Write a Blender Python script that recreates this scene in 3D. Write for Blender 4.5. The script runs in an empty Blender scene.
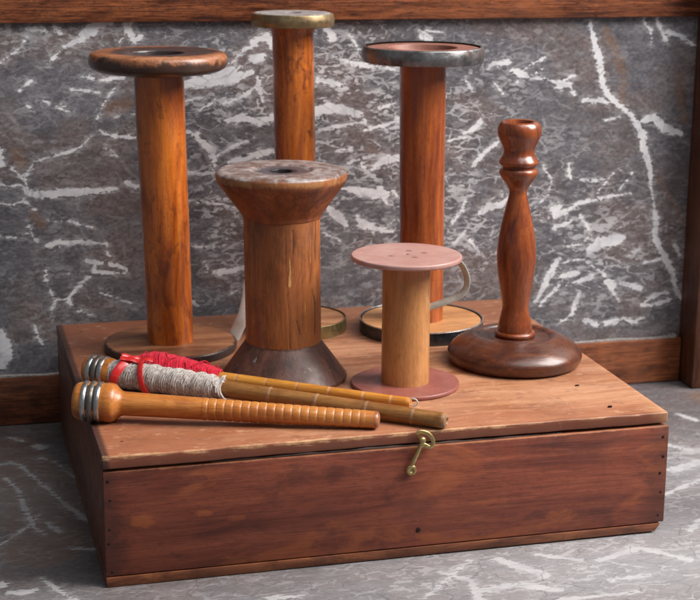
import bpy, bmesh, math, random
import numpy as np
from mathutils import Vector, Matrix
rnd = random.Random(7)
sc = bpy.context.scene
COL = sc.collection
H = 0.10285          # height of the closed box
WALL_VEINS = [[(-0.0405, 0.3482, 0.43), (-0.0237, 0.3598, 0.43), (-0.0142, 0.3725, 0.43)],
[(-0.0139, 0.3798, 1.72), (0.0023, 0.3778, 1.72)],
[(0.0115, 0.3786, 2.58), (0.015, 0.3767, 2.58)],
[(0.0182, 0.362, 0.86), (0.0284, 0.3656, 2.15), (0.0368, 0.371, 3.44)],
[(0.0368, 0.371, 4.3), (0.0444, 0.3782, 5.16), (0.0518, 0.3818, 3.44), (0.063, 0.3835, 1.29)],
[(0.0162, 0.3593, 0.6), (0.0021, 0.3466, 0.6)],
[(0.0699, 0.366, 0.65), (0.0777, 0.3788, 0.86), (0.0834, 0.3861, 0.86)],
[(0.0759, 0.3806, 2.58), (0.0839, 0.3676, 3.01), (0.0905, 0.3713, 2.15)],
[(0.0338, 0.3359, 0.43), (0.0503, 0.331, 1.07), (0.0718, 0.3324, 1.5)],
[(0.0241, 0.3221, 0.43), (0.0389, 0.3219, 1.07), (0.0499, 0.3188, 0.43)],
[(0.065, 0.3251, 0.43), (0.0524, 0.3075, 0.43), (0.0464, 0.2935, 0.43)],
[(-0.002, 0.3134, 0.52), (0.0106, 0.3056, 0.52), (0.0216, 0.3016, 0.52)],
[(0.0144, 0.3093, 0.52), (0.029, 0.3033, 0.52)],
[(-0.0235, 0.3231, 0.43), (-0.0122, 0.3321, 0.43)],
[(-0.0168, 0.309, 0.77), (-0.0133, 0.3034, 0.77)],
[(0.0489, 0.2831, 0.95), (0.0628, 0.277, 0.95)],
[(0.0633, 0.296, 0.52), (0.0822, 0.2983, 0.52)],
[(-0.0201, 0.2272, 2.15), (-0.0109, 0.2249, 3.44), (0.0002, 0.2245, 3.87), (0.0283, 0.2255, 3.23), (0.0519, 0.2266, 2.79), (0.0633, 0.2281, 1.29)],
[(-0.0182, 0.2271, 1.72), (-0.0232, 0.2406, 1.29), (-0.0135, 0.2545, 0.95), (0.0015, 0.2598, 0.86), (0.0202, 0.2639, 0.86), (0.0345, 0.2721, 0.65), (0.0412, 0.2785, 0.43)],
[(-0.0455, 0.2366, 1.29), (-0.0383, 0.2335, 0.86), (-0.0272, 0.2341, 0.86), (-0.0182, 0.229, 1.72)],
[(-0.0339, 0.2504, 1.07), (-0.0233, 0.2387, 1.72)],
[(-0.0441, 0.2677, 2.15), (-0.0429, 0.2526, 2.15)],
[(-0.0464, 0.2167, 0.65), (-0.0326, 0.2162, 0.77), (-0.0241, 0.2197, 0.86), (-0.0134, 0.2097, 0.43)],
[(-0.0478, 0.1851, 0.65), (-0.0339, 0.1845, 0.95), (-0.0198, 0.1878, 0.43)],
[(-0.0222, 0.1985, 0.65), (-0.0163, 0.1828, 0.86), (-0.0127, 0.1797, 1.29)],
[(-0.0035, 0.1755, 1.72), (0.0097, 0.1768, 2.79), (0.022, 0.1773, 1.72), (0.0361, 0.1767, 1.94), (0.0503, 0.1741, 0.43)],
[(0.017, 0.1979, 0.43), (0.0385, 0.1912, 0.43)],
[(-0.0017, 0.1996, 0.6), (0.0105, 0.1991, 0.6)],
[(0.0738, 0.2326, 2.58), (0.0823, 0.2284, 2.58)],
[(0.0562, 0.2791, 1.5), (0.0816, 0.2756, 1.5)],
[(0.0521, 0.2668, 0.43), (0.0641, 0.2588, 0.43)],
[(0.0522, 0.175, 0.6), (0.0529, 0.1632, 0.6)],
[(0.0134, 0.1216, 1.72), (0.0253, 0.1349, 1.29), (0.038, 0.1461, 1.07), (0.0562, 0.1462, 1.07), (0.0686, 0.1447, 0.65)],
[(0.038, 0.1461, 0.52), (0.0422, 0.1568, 0.52), (0.0547, 0.1621, 0.52)],
[(0.0336, 0.1581, 2.15), (0.0469, 0.1556, 2.15)],
[(0.0545, 0.1542, 2.58), (0.0707, 0.1485, 1.72)],
[(0.0134, 0.1216, 1.5), (0.002, 0.1212, 1.07), (-0.0021, 0.1115, 0.65), (-0.0024, 0.1035, 0.43)],
[(-0.0063, 0.1512, 1.07), (-0.0067, 0.1414, 0.65), (0.0002, 0.1233, 0.86)],
[(0.0134, 0.1206, 1.29), (0.0197, 0.1113, 0.86), (0.0358, 0.1045, 0.34)],
[(0.0441, 0.127, 0.52), (0.0775, 0.1123, 0.52)],
[(0.0162, 0.1462, 0.43), (0.0351, 0.1453, 0.43)],
[(-0.0188, 0.0965, 0.65), (-0.0146, 0.0823, 1.29), (-0.0111, 0.0761, 0.52)],
[(-0.052, 0.0914, 3.44), (-0.0486, 0.0823, 6.02), (-0.0473, 0.0692, 6.88), (-0.0517, 0.0565, 2.58)],
[(0.1301, 0.3248, 3.44), (0.1541, 0.3291, 6.45), (0.1782, 0.3315, 6.02), (0.1956, 0.3359, 1.72)],
[(0.1351, 0.337, 3.87), (0.1686, 0.3383, 3.44), (0.1831, 0.3399, 1.72)],
[(0.1634, 0.3051, 0.86), (0.1828, 0.3114, 1.72), (0.2004, 0.3234, 1.94), (0.2043, 0.3301, 1.29)],
[(0.2004, 0.3301, 1.72), (0.2052, 0.307, 0.86)],
[(0.1958, 0.3643, 2.15), (0.2104, 0.3698, 3.87), (0.2142, 0.3613, 3.44)],
[(0.1957, 0.3492, 4.3), (0.2044, 0.35, 3.44)],
[(0.1709, 0.2905, 2.58), (0.1855, 0.2921, 3.87), (0.2021, 0.2878, 3.01), (0.2139, 0.2914, 3.44)],
[(0.1299, 0.3106, 0.86), (0.149, 0.3121, 0.86)],
[(0.1293, 0.28, 2.58), (0.1437, 0.2787, 1.29)],
[(0.1441, 0.3007, 0.65), (0.1586, 0.31, 0.65)],
[(0.1734, 0.3429, 0.86), (0.188, 0.3569, 1.29), (0.1987, 0.3615, 1.72)],
[(0.1315, 0.2404, 2.15), (0.1567, 0.2396, 2.15)],
[(0.1724, 0.2498, 1.72), (0.1921, 0.2541, 2.58), (0.2138, 0.2593, 2.58)],
[(0.1579, 0.2551, 0.43), (0.1775, 0.2662, 0.43), (0.1971, 0.2734, 0.43)],
[(0.1389, 0.2769, 2.15), (0.1551, 0.262, 3.44), (0.1578, 0.2473, 1.29)],
[(0.133, 0.213, 0.65), (0.1573, 0.2101, 0.65), (0.1769, 0.2055, 0.65)],
[(0.1342, 0.1685, 0.86), (0.1469, 0.167, 0.86), (0.1666, 0.1681, 0.43)],
[(0.1495, 0.1428, 1.29), (0.1613, 0.1412, 3.01), (0.1763, 0.1426, 2.36), (0.1852, 0.1442, 1.72)],
[(0.1467, 0.152, 0.56), (0.1515, 0.1427, 0.56)],
[(0.173, 0.1194, 1.07), (0.1841, 0.124, 1.07)],
[(0.1343, 0.1133, 2.15), (0.1381, 0.1091, 2.15)],
[(0.269, 0.3748, 3.87), (0.274, 0.3672, 3.87)],
[(0.2741, 0.35, 1.29), (0.291, 0.3439, 2.15), (0.3161, 0.3387, 2.15), (0.3363, 0.3364, 1.29)],
[(0.2593, 0.3271, 1.72), (0.2712, 0.325, 3.44), (0.2832, 0.3209, 1.29)],
[(0.2564, 0.2962, 4.3), (0.2713, 0.2998, 5.16), (0.2864, 0.2975, 3.87), (0.2995, 0.2933, 3.87)],
[(0.2614, 0.2785, 1.72), (0.2865, 0.2828, 1.29), (0.3066, 0.2853, 2.15)],
[(0.3067, 0.2774, 1.29), (0.3269, 0.2818, 2.15), (0.3421, 0.2864, 2.15)],
[(0.3368, 0.3032, 1.29), (0.3216, 0.2987, 1.29)],
[(0.2908, 0.3698, 0.86), (0.3009, 0.3553, 0.86)],
[(0.361, 0.3738, 1.72), (0.3743, 0.3659, 1.29)],
[(0.2796, 0.2584, 1.5), (0.2937, 0.259, 1.5)],
[(0.2898, 0.2452, 1.07), (0.3171, 0.2523, 1.07)],
[(0.3029, 0.2478, 0.86), (0.3081, 0.2377, 0.86)],
[(0.3152, 0.2385, 1.72), (0.3274, 0.2471, 3.87), (0.3397, 0.2487, 3.87)],
[(0.2849, 0.2195, 0.86), (0.292, 0.2192, 2.15), (0.3073, 0.2157, 4.73), (0.3279, 0.2119, 5.16)],
[(0.3227, 0.2172, 4.3), (0.33, 0.2038, 0.86)],
[(0.2698, 0.201, 2.15), (0.2779, 0.1946, 4.73), (0.2861, 0.1863, 3.87), (0.2913, 0.181, 1.29)],
[(0.2994, 0.1908, 1.72), (0.3045, 0.1845, 4.3), (0.318, 0.1789, 3.44), (0.3367, 0.1741, 0.86)],
[(0.2648, 0.176, 1.29), (0.2822, 0.1682, 0.43)],
[(0.336, 0.2167, 1.29), (0.3434, 0.2084, 1.29)],
[(0.3263, 0.1765, 0.86), (0.3385, 0.1862, 0.86)],
[(0.366, 0.3738, 1.07), (0.3834, 0.3707, 1.07)],
[(0.3631, 0.368, 2.15), (0.3734, 0.364, 2.15)],
[(0.4318, 0.3348, 0.86), (0.4389, 0.3406, 2.58), (0.4524, 0.3414, 3.01)],
[(0.4579, 0.3334, 2.15), (0.4675, 0.3293, 4.3), (0.4761, 0.3252, 1.72)],
[(0.4761, 0.3252, 0.86), (0.492, 0.3249, 1.07), (0.5083, 0.3176, 1.72), (0.5105, 0.3145, 1.29)],
[(0.4912, 0.3458, 0.86), (0.4705, 0.3352, 0.86)],
[(0.4636, 0.3214, 0.43), (0.4895, 0.3339, 0.43)],
[(0.4075, 0.2708, 0.86), (0.423, 0.2774, 3.44), (0.426, 0.2843, 2.15)],
[(0.4092, 0.3244, 1.29), (0.4168, 0.3124, 1.29)],
[(0.4395, 0.3209, 0.86), (0.4482, 0.3108, 0.86)],
[(0.4209, 0.2392, 2.15), (0.4311, 0.252, 2.15), (0.4445, 0.2617, 1.72)],
[(0.4256, 0.1879, 1.72), (0.436, 0.1958, 3.87), (0.4487, 0.1974, 3.01), (0.4591, 0.2052, 1.29)],
[(0.3993, 0.1818, 1.72), (0.4095, 0.1937, 1.29), (0.4114, 0.2039, 0.86)],
[(0.4019, 0.16, 2.58), (0.4153, 0.1749, 0.86)],
[(0.3941, 0.2651, 0.86), (0.4149, 0.2686, 0.86)],
[(0.4934, 0.2369, 0.86), (0.5037, 0.2212, 1.29), (0.5, 0.2058, 0.86), (0.4864, 0.1929, 0.43)],
[(0.5061, 0.19, 3.44), (0.5135, 0.1929, 3.44)],
[(0.4903, 0.0927, 1.29), (0.5005, 0.1114, 3.01), (0.5106, 0.1321, 3.44), (0.5158, 0.1393, 2.15)],
[(0.4958, 0.0902, 0.86), (0.517, 0.1105, 1.72)],
[(0.4178, 0.1624, 0.86), (0.4288, 0.1495, 0.86)],
[(0.5375, 0.3798, 1.29), (0.5413, 0.3669, 2.58), (0.5463, 0.3519, 3.44), (0.5514, 0.3369, 3.65), (0.5532, 0.3218, 3.23), (0.5581, 0.3096, 3.01), (0.5696, 0.2982, 2.58), (0.5854, 0.2876, 1.72), (0.5949, 0.2751, 3.01), (0.601, 0.2647, 3.87), (0.6016, 0.2543, 3.44), (0.6067, 0.2417, 3.44), (0.6119, 0.228, 3.01), (0.6116, 0.2145, 1.5), (0.6158, 0.1996, 0.86), (0.619, 0.1836, 2.15), (0.6219, 0.1729, 3.01), (0.6204, 0.1592, 3.01), (0.6244, 0.1483, 3.44), (0.6344, 0.1339, 3.44), (0.642, 0.1206, 3.23), (0.6464, 0.1041, 3.01), (0.6555, 0.0873, 1.29)],
[(0.6023, 0.2801, 3.44), (0.6133, 0.2819, 3.87), (0.625, 0.2713, 5.16), (0.642, 0.2657, 3.01)],
[(0.5348, 0.301, 2.15), (0.552, 0.3016, 2.15), (0.5609, 0.2984, 1.29)],
[(0.5585, 0.2811, 1.07), (0.5746, 0.2848, 1.07)],
[(0.5955, 0.3812, 1.29), (0.6037, 0.3712, 1.29), (0.6055, 0.3591, 0.86)],
[(0.6096, 0.3811, 1.72), (0.6207, 0.3609, 1.72)],
[(0.6224, 0.369, 2.15), (0.6357, 0.3658, 2.15), (0.6564, 0.3534, 0.86)],
[(0.5041, 0.3147, 1.72), (0.5189, 0.3184, 2.58), (0.5248, 0.3072, 0.86)],
[(0.5082, 0.3206, 1.07), (0.525, 0.3273, 1.07)],
[(0.5095, 0.1847, 3.87), (0.5181, 0.1875, 3.01), (0.5352, 0.1962, 1.72), (0.5624, 0.2015, 1.07), (0.5921, 0.2046, 0.43)],
[(0.5363, 0.2211, 1.29), (0.5539, 0.2185, 1.5), (0.5647, 0.2212, 0.65)],
[(0.5215, 0.2361, 1.29), (0.5243, 0.2205, 1.29)],
[(0.5755, 0.2052, 0.52), (0.592, 0.2266, 0.52), (0.572, 0.2303, 0.52)],
[(0.5545, 0.207, 0.52), (0.5752, 0.2313, 0.52)],
[(0.5485, 0.1463, 3.87), (0.5593, 0.1532, 6.02), (0.5758, 0.1557, 6.45), (0.5846, 0.1585, 3.44)],
[(0.5241, 0.1505, 1.29), (0.5405, 0.154, 1.29), (0.5457, 0.1591, 1.29)],
[(0.5358, 0.1837, 1.5), (0.5475, 0.1675, 1.5)],
[(0.5101, 0.1721, 3.01), (0.5273, 0.1777, 1.29)],
[(0.5215, 0.1348, 0.86), (0.5401, 0.1371, 0.86), (0.5515, 0.1302, 0.86), (0.5665, 0.1188, 0.86)],
[(0.5702, 0.1122, 4.3), (0.575, 0.1066, 4.73)],
[(0.5752, 0.1023, 0.86), (0.5873, 0.0854, 0.43)],
[(0.5225, 0.1103, 0.86), (0.5389, 0.1148, 2.15), (0.5521, 0.1184, 3.44)],
[(0.5188, 0.12, 2.58), (0.5364, 0.1224, 2.58)],
[(0.5187, 0.0697, 1.29), (0.5317, 0.0787, 2.15), (0.5366, 0.0935, 2.58), (0.5396, 0.1008, 1.72)],
[(0.5465, 0.0714, 2.58), (0.5602, 0.0652, 2.58)],
[(0.5691, 0.0669, 2.15), (0.5837, 0.0682, 3.01)],
[(0.5861, 0.1093, 2.15), (0.6067, 0.1029, 2.15)],
[(0.6133, 0.0873, 1.72), (0.6242, 0.0944, 2.58), (0.6389, 0.0969, 1.29)],
[(0.627, 0.0855, 2.15), (0.6417, 0.088, 2.15)],
[(0.61, 0.0853, 1.72), (0.6214, 0.0836, 1.72)],
[(0.5881, 0.0713, 1.29), (0.5997, 0.0663, 3.01), (0.6142, 0.0709, 0.86)],
[(0.5935, 0.139, 1.29), (0.6076, 0.1469, 1.29)],
[(0.6108, 0.1307, 1.29), (0.6276, 0.1331, 1.29)],
[(0.6438, 0.1475, 1.5), (0.6501, 0.1364, 1.5)]]
WALL_STAINS = [[(0.5538, 0.3737, 1.72), (0.5621, 0.3597, 3.01), (0.5705, 0.3436, 3.44), (0.5768, 0.3264, 3.01), (0.5773, 0.296, 1.72)], [(0.6385, 0.3222, 3.44), (0.6456, 0.279, 3.44)], [(0.6226, 0.2172, 1.29), (0.6374, 0.1957, 1.29), (0.6513, 0.1718, 1.72)], [(0.0588, 0.3027, 6.02), (0.073, 0.3071, 6.02)], [(-0.0145, 0.2049, 4.3), (-0.0084, 0.195, 4.3)], [(-0.0278, 0.2625, 5.16), (-0.0244, 0.2558, 5.16)], [(0.3099, 0.2575, 1.72), (0.3201, 0.2552, 1.72)]]
FLOOR_VEINS = [[(-0.062, 0.2883, 2.25), (-0.053, 0.2915, 3.0), (-0.0446, 0.284, 2.25), (-0.034, 0.2471, 1.88), (-0.0174, 0.1883, 1.5), (-0.0007, 0.1378, 3.75)],
[(-0.0595, 0.2534, 1.5), (-0.0503, 0.2208, 2.25), (-0.0477, 0.1723, 1.5), (-0.042, 0.126, 1.5), (-0.0357, 0.1157, 1.12)],
[(-0.0268, 0.3327, 4.5), (-0.0218, 0.3258, 4.5)],
[(-0.0489, 0.3616, 2.25), (-0.0385, 0.3502, 2.25)],
[(-0.0257, 0.2985, 1.5), (-0.0191, 0.2914, 1.5)],
[(-0.0134, 0.2845, 0.75), (0.0001, 0.2387, 0.75)],
[(-0.0336, 0.1415, 2.25), (-0.0236, 0.1171, 2.25)],
[(-0.0161, 0.0794, 3.0), (-0.0024, 0.076, 3.0)],
[(-0.0695, 0.0083, 4.5), (-0.0608, 0.008, 5.25), (-0.0506, 0.009, 3.0)],
[(-0.0447, 0.0297, 1.5), (-0.0338, 0.0012, 2.25), (-0.0216, -0.0231, 2.25)],
[(-0.0759, 0.0227, 3.75), (-0.0736, 0.0257, 3.75)],
[(-0.0718, 0.1015, 0.75), (-0.046, 0.1379, 0.75), (-0.038, 0.1584, 0.75)],
[(0.1139, -0.0466, 3.0), (0.136, -0.0486, 3.0)],
[(0.2241, -0.0742, 1.5), (0.2791, -0.0164, 1.5)],
[(0.2493, -0.0325, 2.25), (0.2667, -0.052, 3.0), (0.2621, -0.0873, 3.75)],
[(0.3017, -0.0221, 5.25), (0.3251, -0.0571, 5.25)],
[(0.268, -0.0708, 3.75), (0.3, -0.0697, 5.25), (0.3257, -0.0853, 3.75)],
[(0.3355, -0.0205, 3.0), (0.3621, -0.0372, 3.0)],
[(0.3773, -0.0409, 3.0), (0.4177, -0.0267, 3.75), (0.4454, -0.058, 3.0)],
[(0.3693, -0.0777, 2.25), (0.4027, -0.0766, 2.25)],
[(0.319, -0.1016, 2.25), (0.3821, -0.103, 2.25)],
[(0.471, 0.0674, 2.25), (0.5354, 0.1015, 2.25)],
[(0.5227, 0.1309, 6.0), (0.5572, 0.1441, 6.0)],
[(0.5497, 0.1942, 3.75), (0.5635, 0.1764, 3.75)],
[(0.6019, 0.2744, 3.75), (0.6092, 0.2564, 3.75)],
[(0.4735, -0.0022, 3.0), (0.4915, 0.0156, 3.0)]]
HOOK = [(0.2342, 0.0761), (0.2389, 0.0862), (0.2412, 0.0917), (0.2443, 0.0926), (0.2484, 0.0903), (0.2512, 0.0925), (0.2507, 0.0973), (0.2466, 0.1017), (0.2409, 0.1034), (0.2378, 0.1016)]

# ------------------------------------------------------------------ object helpers
def tag(o, label=None, cat=None, group=None, kind=None):
    if label: o['label'] = label
    if cat: o['category'] = cat
    if group: o['group'] = group
    if kind: o['kind'] = kind
    return o

def empty(name, loc, label=None, cat=None, group=None):
    o = bpy.data.objects.new(name, None); COL.objects.link(o)
    o.location = loc; o.empty_display_size = .01
    return tag(o, label, cat, group)

def obj(name, me, mat, parent=None, loc=None, smooth=True, angle=35):
    if isinstance(me, bmesh.types.BMesh):
        bm = me; me = bpy.data.meshes.new(name); bm.to_mesh(me); bm.free()
    o = bpy.data.objects.new(name, me); COL.objects.link(o)
    for m in (mat if isinstance(mat, (list, tuple)) else [mat]): me.materials.append(m)
    if smooth:
        me.polygons.foreach_set('use_smooth', [True]*len(me.polygons))
        me.set_sharp_from_angle(angle=math.radians(angle))
    if parent: o.parent = parent
    if loc: o.location = loc
    return o

def lathe(prof, seg=96, bm=None, wob=0.0, seed=0, cap0=True, cap1=True, axis='Z', matfn=None):
    """prof: list of (position along the axis, radius)"""
    bm = bm or bmesh.new(); rings = []
    r0 = random.Random(seed); ph = [r0.uniform(0, 6.28) for _ in range(4)]
    for z, r in prof:
        ring = []
        for i in range(seg):
            a = 2*math.pi*i/seg
            rr = r + wob*(math.sin(2*a+ph[0]+z*9)+.6*math.sin(3*a+ph[1]+z*25)+.4*math.sin(7*a+ph[2]-z*40))
            p = (rr*math.cos(a), rr*math.sin(a), z) if axis == 'Z' else (z, rr*math.cos(a), rr*math.sin(a))
            ring.append(bm.verts.new(p))
        rings.append(ring)
    for k in range(len(rings)-1):
        for i in range(seg):
            j = (i+1) % seg
            f = bm.faces.new((rings[k][i], rings[k][j], rings[k+1][j], rings[k+1][i]))
            if matfn: f.material_index = matfn((prof[k][0]+prof[k+1][0])/2)
    if cap0: bm.faces.new(list(reversed(rings[0])))
    if cap1: bm.faces.new(rings[-1])
    bmesh.ops.recalc_face_normals(bm, faces=bm.faces[:])
    return bm

def rounded(pts, rad, n=4):
    """round the corners of a (z, r) profile"""
    out = [pts[0]]
    for i in range(1, len(pts)-1):
        a, b, c = Vector(pts[i-1]), Vector(pts[i]), Vector(pts[i+1])
        u = a-b; v = c-b
        rr = min(rad if not isinstance(rad, (list, tuple)) else rad[i], u.length*.45, v.length*.45)
        if rr < 1e-6: out.append(tuple(b)); continue
        p = b+u.normalized()*rr; q = b+v.normalized()*rr
        for k in range(n+1):
            t = k/n; out.append(tuple(p*(1-t)**2 + b*2*t*(1-t) + q*t*t))
    out.append(pts[-1]); return out

def smooth_prof(pts, n=8):
    """Catmull-Rom through (z, r) points"""
    P = [Vector(p) for p in pts]; P = [P[0]*2-P[1]]+P+[P[-1]*2-P[-2]]; out = []
    for i in range(1, len(P)-2):
        for k in range(n):
            t = k/n
            out.append(tuple(.5*((2*P[i])+(P[i+1]-P[i-1])*t+(2*P[i-1]-5*P[i]+4*P[i+1]-P[i+2])*t*t+(3*P[i]-P[i-1]-3*P[i+1]+P[i+2])*t**3)))
    out.append(pts[-1]); return out

def box(bm, lo, hi, bev=0.0, seg=2):
    m = bmesh.new()
    bmesh.ops.create_cube(m, size=1)
    for v in m.verts:
        for k in range(3): v.co[k] = (lo[k]+hi[k])/2 + v.co[k]*(hi[k]-lo[k])
    if bev: bmesh.ops.bevel(m, geom=m.edges[:], offset=bev, segments=seg, profile=.5, affect='EDGES')
    t = bpy.data.meshes.new('t'); m.to_mesh(t); m.free(); bm.from_mesh(t); bpy.data.meshes.remove(t)
    return bm

def tube(bm, pts, rad, seg=8, closed=False, flat=1.0, up=None, caps=True):
    pts = [Vector(p) for p in pts]; n = len(pts); rings = []; prev = None
    for i, p in enumerate(pts):
        if closed: t = pts[(i+1) % n]-pts[i-1]
        else: t = pts[min(i+1, n-1)]-pts[max(i-1, 0)]
        t.normalize()
        if prev is None:
            ref = Vector(up) if up else (Vector((0, 0, 1)) if abs(t.z) < .9 else Vector((1, 0, 0)))
        else: ref = prev
        a = (ref - t*ref.dot(t)).normalized(); prev = a; b = t.cross(a)
        r = rad[i] if isinstance(rad, (list, tuple)) else rad
        rings.append([bm.verts.new(p + a*(r*flat*math.cos(2*math.pi*k/seg)) + b*(r*math.sin(2*math.pi*k/seg))) for k in range(seg)])
    for i in range(n if closed else n-1):
        A, B = rings[i], rings[(i+1) % n]
        for k in range(seg):
            bm.faces.new((A[k], A[(k+1) % seg], B[(k+1) % seg], B[k]))
    if not closed and caps: bm.faces.new(rings[0][::-1]); bm.faces.new(rings[-1])
    return bm

def spline(pts, n=8):
    P = [Vector(p) for p in pts]; P = [P[0]*2-P[1]]+P+[P[-1]*2-P[-2]]; out = []
    for i in range(1, len(P)-2):
        for k in range(n):
            t = k/n
            out.append(.5*((2*P[i])+(P[i+1]-P[i-1])*t+(2*P[i-1]-5*P[i]+4*P[i+1]-P[i+2])*t*t+(3*P[i]-P[i-1]-3*P[i+1]+P[i+2])*t**3))
    out.append(Vector(pts[-1])); return out

# ------------------------------------------------------------------ node helpers
class NT:
    def __init__(s, name):
        s.m = bpy.data.materials.new(name); s.m.use_nodes = True
        s.t = s.m.node_tree; s.t.nodes.clear()
        s.out = s.t.nodes.new('ShaderNodeOutputMaterial')
        s.b = s.t.nodes.new('ShaderNodeBsdfPrincipled')
        s.t.links.new(s.b.outputs[0], s.out.inputs[0])
        s.tc = s.t.nodes.new('ShaderNodeTexCoord').outputs['Object']
    def put(s, inp, v):
        if isinstance(v, bpy.types.NodeSocket): s.t.links.new(v, inp)
        elif v is not None:
            if hasattr(inp.default_value, '__len__') and not hasattr(v, '__len__'): v = [v]*len(inp.default_value)
            if hasattr(v, '__len__') and len(v) == 3 and len(inp.default_value) == 4: v = (*v, 1)
            inp.default_value = v
    def map(s, scale=(1, 1, 1), rot=(0, 0, 0), loc=(0, 0, 0), v=None):
        n = s.t.nodes.new('ShaderNodeMapping')
        s.put(n.inputs['Vector'], v or s.tc)
        n.inputs['Scale'].default_value = scale if hasattr(scale, '__len__') else (scale,)*3
        n.inputs['Rotation'].default_value = [math.radians(a) for a in rot]
        n.inputs['Location'].default_value = loc
        return n.outputs[0]
    def noise(s, v, scale=1, detail=4, rough=.55, dist=0, col=False):
        n = s.t.nodes.new('ShaderNodeTexNoise'); s.put(n.inputs['Vector'], v)
        n.inputs['Scale'].default_value = scale; n.inputs['Detail'].default_value = detail
        n.inputs['Roughness'].default_value = rough; n.inputs['Distortion'].default_value = dist
        return n.outputs['Color' if col else 'Fac']
    def vor(s, v, scale=1, feature='F1', rnd=1):
        n = s.t.nodes.new('ShaderNodeTexVoronoi'); n.feature = feature; s.put(n.inputs['Vector'], v)
        n.inputs['Scale'].default_value = scale; n.inputs['Randomness'].default_value = rnd
        return n.outputs['Distance']
    def math(s, op, a, b=None, c=None, clamp=False):
        n = s.t.nodes.new('ShaderNodeMath'); n.operation = op; n.use_clamp = clamp
        s.put(n.inputs[0], a)
        if b is not None: s.put(n.inputs[1], b)
        if c is not None: s.put(n.inputs[2], c)
        return n.outputs[0]
    def step(s, v, lo, hi, a=0, b=1):
        n = s.t.nodes.new('ShaderNodeMapRange'); n.interpolation_type = 'SMOOTHSTEP'
        s.put(n.inputs[0], v); n.inputs[1].default_value = lo; n.inputs[2].default_value = hi
        n.inputs[3].default_value = a; n.inputs[4].default_value = b
        return n.outputs[0]
    def ramp(s, v, stops):
        n = s.t.nodes.new('ShaderNodeValToRGB'); s.put(n.inputs[0], v)
        e = n.color_ramp.elements
        while len(e) < len(stops): e.new(.5)
        for k, (p, c) in enumerate(stops): e[k].position = p; e[k].color = (*c, 1)
        return n.outputs[0]
    def mix(s, f, a, b, mode='MIX'):
        n = s.t.nodes.new('ShaderNodeMix'); n.data_type = 'RGBA'; n.blend_type = mode
        s.put(n.inputs[0], f); s.put(n.inputs[6], a); s.put(n.inputs[7], b)
        return n.outputs[2]
    def sep(s, v=None):
        n = s.t.nodes.new('ShaderNodeSeparateXYZ'); s.put(n.inputs[0], v or s.tc); return n.outputs
    def attr(s, name):
        n = s.t.nodes.new('ShaderNodeAttribute'); n.attribute_name = name; return n.outputs['Fac']
    def bump(s, h, strength=.3, dist=.001, prev=None):
        n = s.t.nodes.new('ShaderNodeBump'); s.put(n.inputs['Height'], h)
        n.inputs['Strength'].default_value = strength; n.inputs['Distance'].default_value = dist
        if prev: s.put(n.inputs['Normal'], prev)
        return n.outputs[0]
    def done(s, color, rough=.5, normal=None, metal=0, coat=0, coat_rough=.2, spec=.5, sheen=0):
        s.put(s.b.inputs['Base Color'], color); s.put(s.b.inputs['Roughness'], rough)
        s.put(s.b.inputs['Metallic'], metal); s.put(s.b.inputs['Coat Weight'], coat)
        s.put(s.b.inputs['Coat Roughness'], coat_rough); s.put(s.b.inputs['Specular IOR Level'], spec)
        if sheen: s.put(s.b.inputs['Sheen Weight'], sheen)
        if normal is not None: s.put(s.b.inputs['Normal'], normal); 
        return s.m

def wood(name, dark, mid, light, axis='X', k=1.0, off=(0, 0, 0), rough=.4, coat=.3, coat_rough=.25,
         stain=None, stain_col=(.02, .01, .006), stain_scale=40, fibre=.25, bump=.25, extra=None, band=(.36, .49, .64), pores=.35, mott=.35, cross=70):
    n = NT(name)
    i = 'XYZ'.index(axis)
    def sc_(along, across): v = [across]*3; v[i] = along; return v
    warp = n.noise(n.map(6*k, loc=off), 1, 2, .5, col=True)
    base = n.mix(.045, n.map(1, loc=off), warp, 'ADD')
    g1 = n.noise(n.map(sc_(3.5*k, cross*k), v=base), 1, 7, .68, .35)
    c = n.ramp(g1, [(band[0], dark), (band[1], mid), (band[2], light)])
    spk = n.noise(n.map(sc_(150*k, 260*k), loc=off), 1, 6, .8)
    c = n.mix(n.step(spk, .51, .60, 0, mott), c, dark)
    g2 = n.noise(n.map(sc_(12*k, 420*k), loc=off), 1, 4, .65)
    c = n.mix(n.step(g2, .44, .62, 0, fibre), c, dark)
    g3 = n.noise(n.map(9*k, loc=off), 1, 3, .6)
    c = n.mix(n.step(g3, .35, .7, .0, .45), c, mid, 'MULTIPLY') if False else n.mix(n.step(g3, .4, .75, 0, .5), c, light)
    por = n.noise(n.map(sc_(45*k, 1500*k), loc=off), 1, 2, .5)
    c = n.mix(n.step(por, .58, .66, 0, pores), c, [x*.35 for x in dark])
    if stain:
        s1 = n.noise(n.map(sc_(stain_scale*.6, stain_scale), loc=off), 1, 6, .7, .4)
        c = n.mix(n.step(s1, .52, .64, 0, stain), c, stain_col)
    scr = n.noise(n.map(sc_(8*k, 900*k), rot=(4, 5, 6), loc=off), 1, 2, .5)
    c = n.mix(n.step(scr, .655, .69, 0, .16), c, [min(.8, x*1.5+.05) for x in light])
    if extra: c = extra(n, c)
    sm = n.noise(n.map(55, loc=off), 1, 5, .7)
    r = n.step(sm, .3, .75, rough-.1, rough+.14)
    nb = n.bump(g2, bump*1.4, .0005); nb = n.bump(por, bump, .0003, nb); nb = n.bump(sm, bump*.8, .0009, nb)
    return n.done(c, r, nb, coat=coat, coat_rough=coat_rough, spec=.38)

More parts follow.
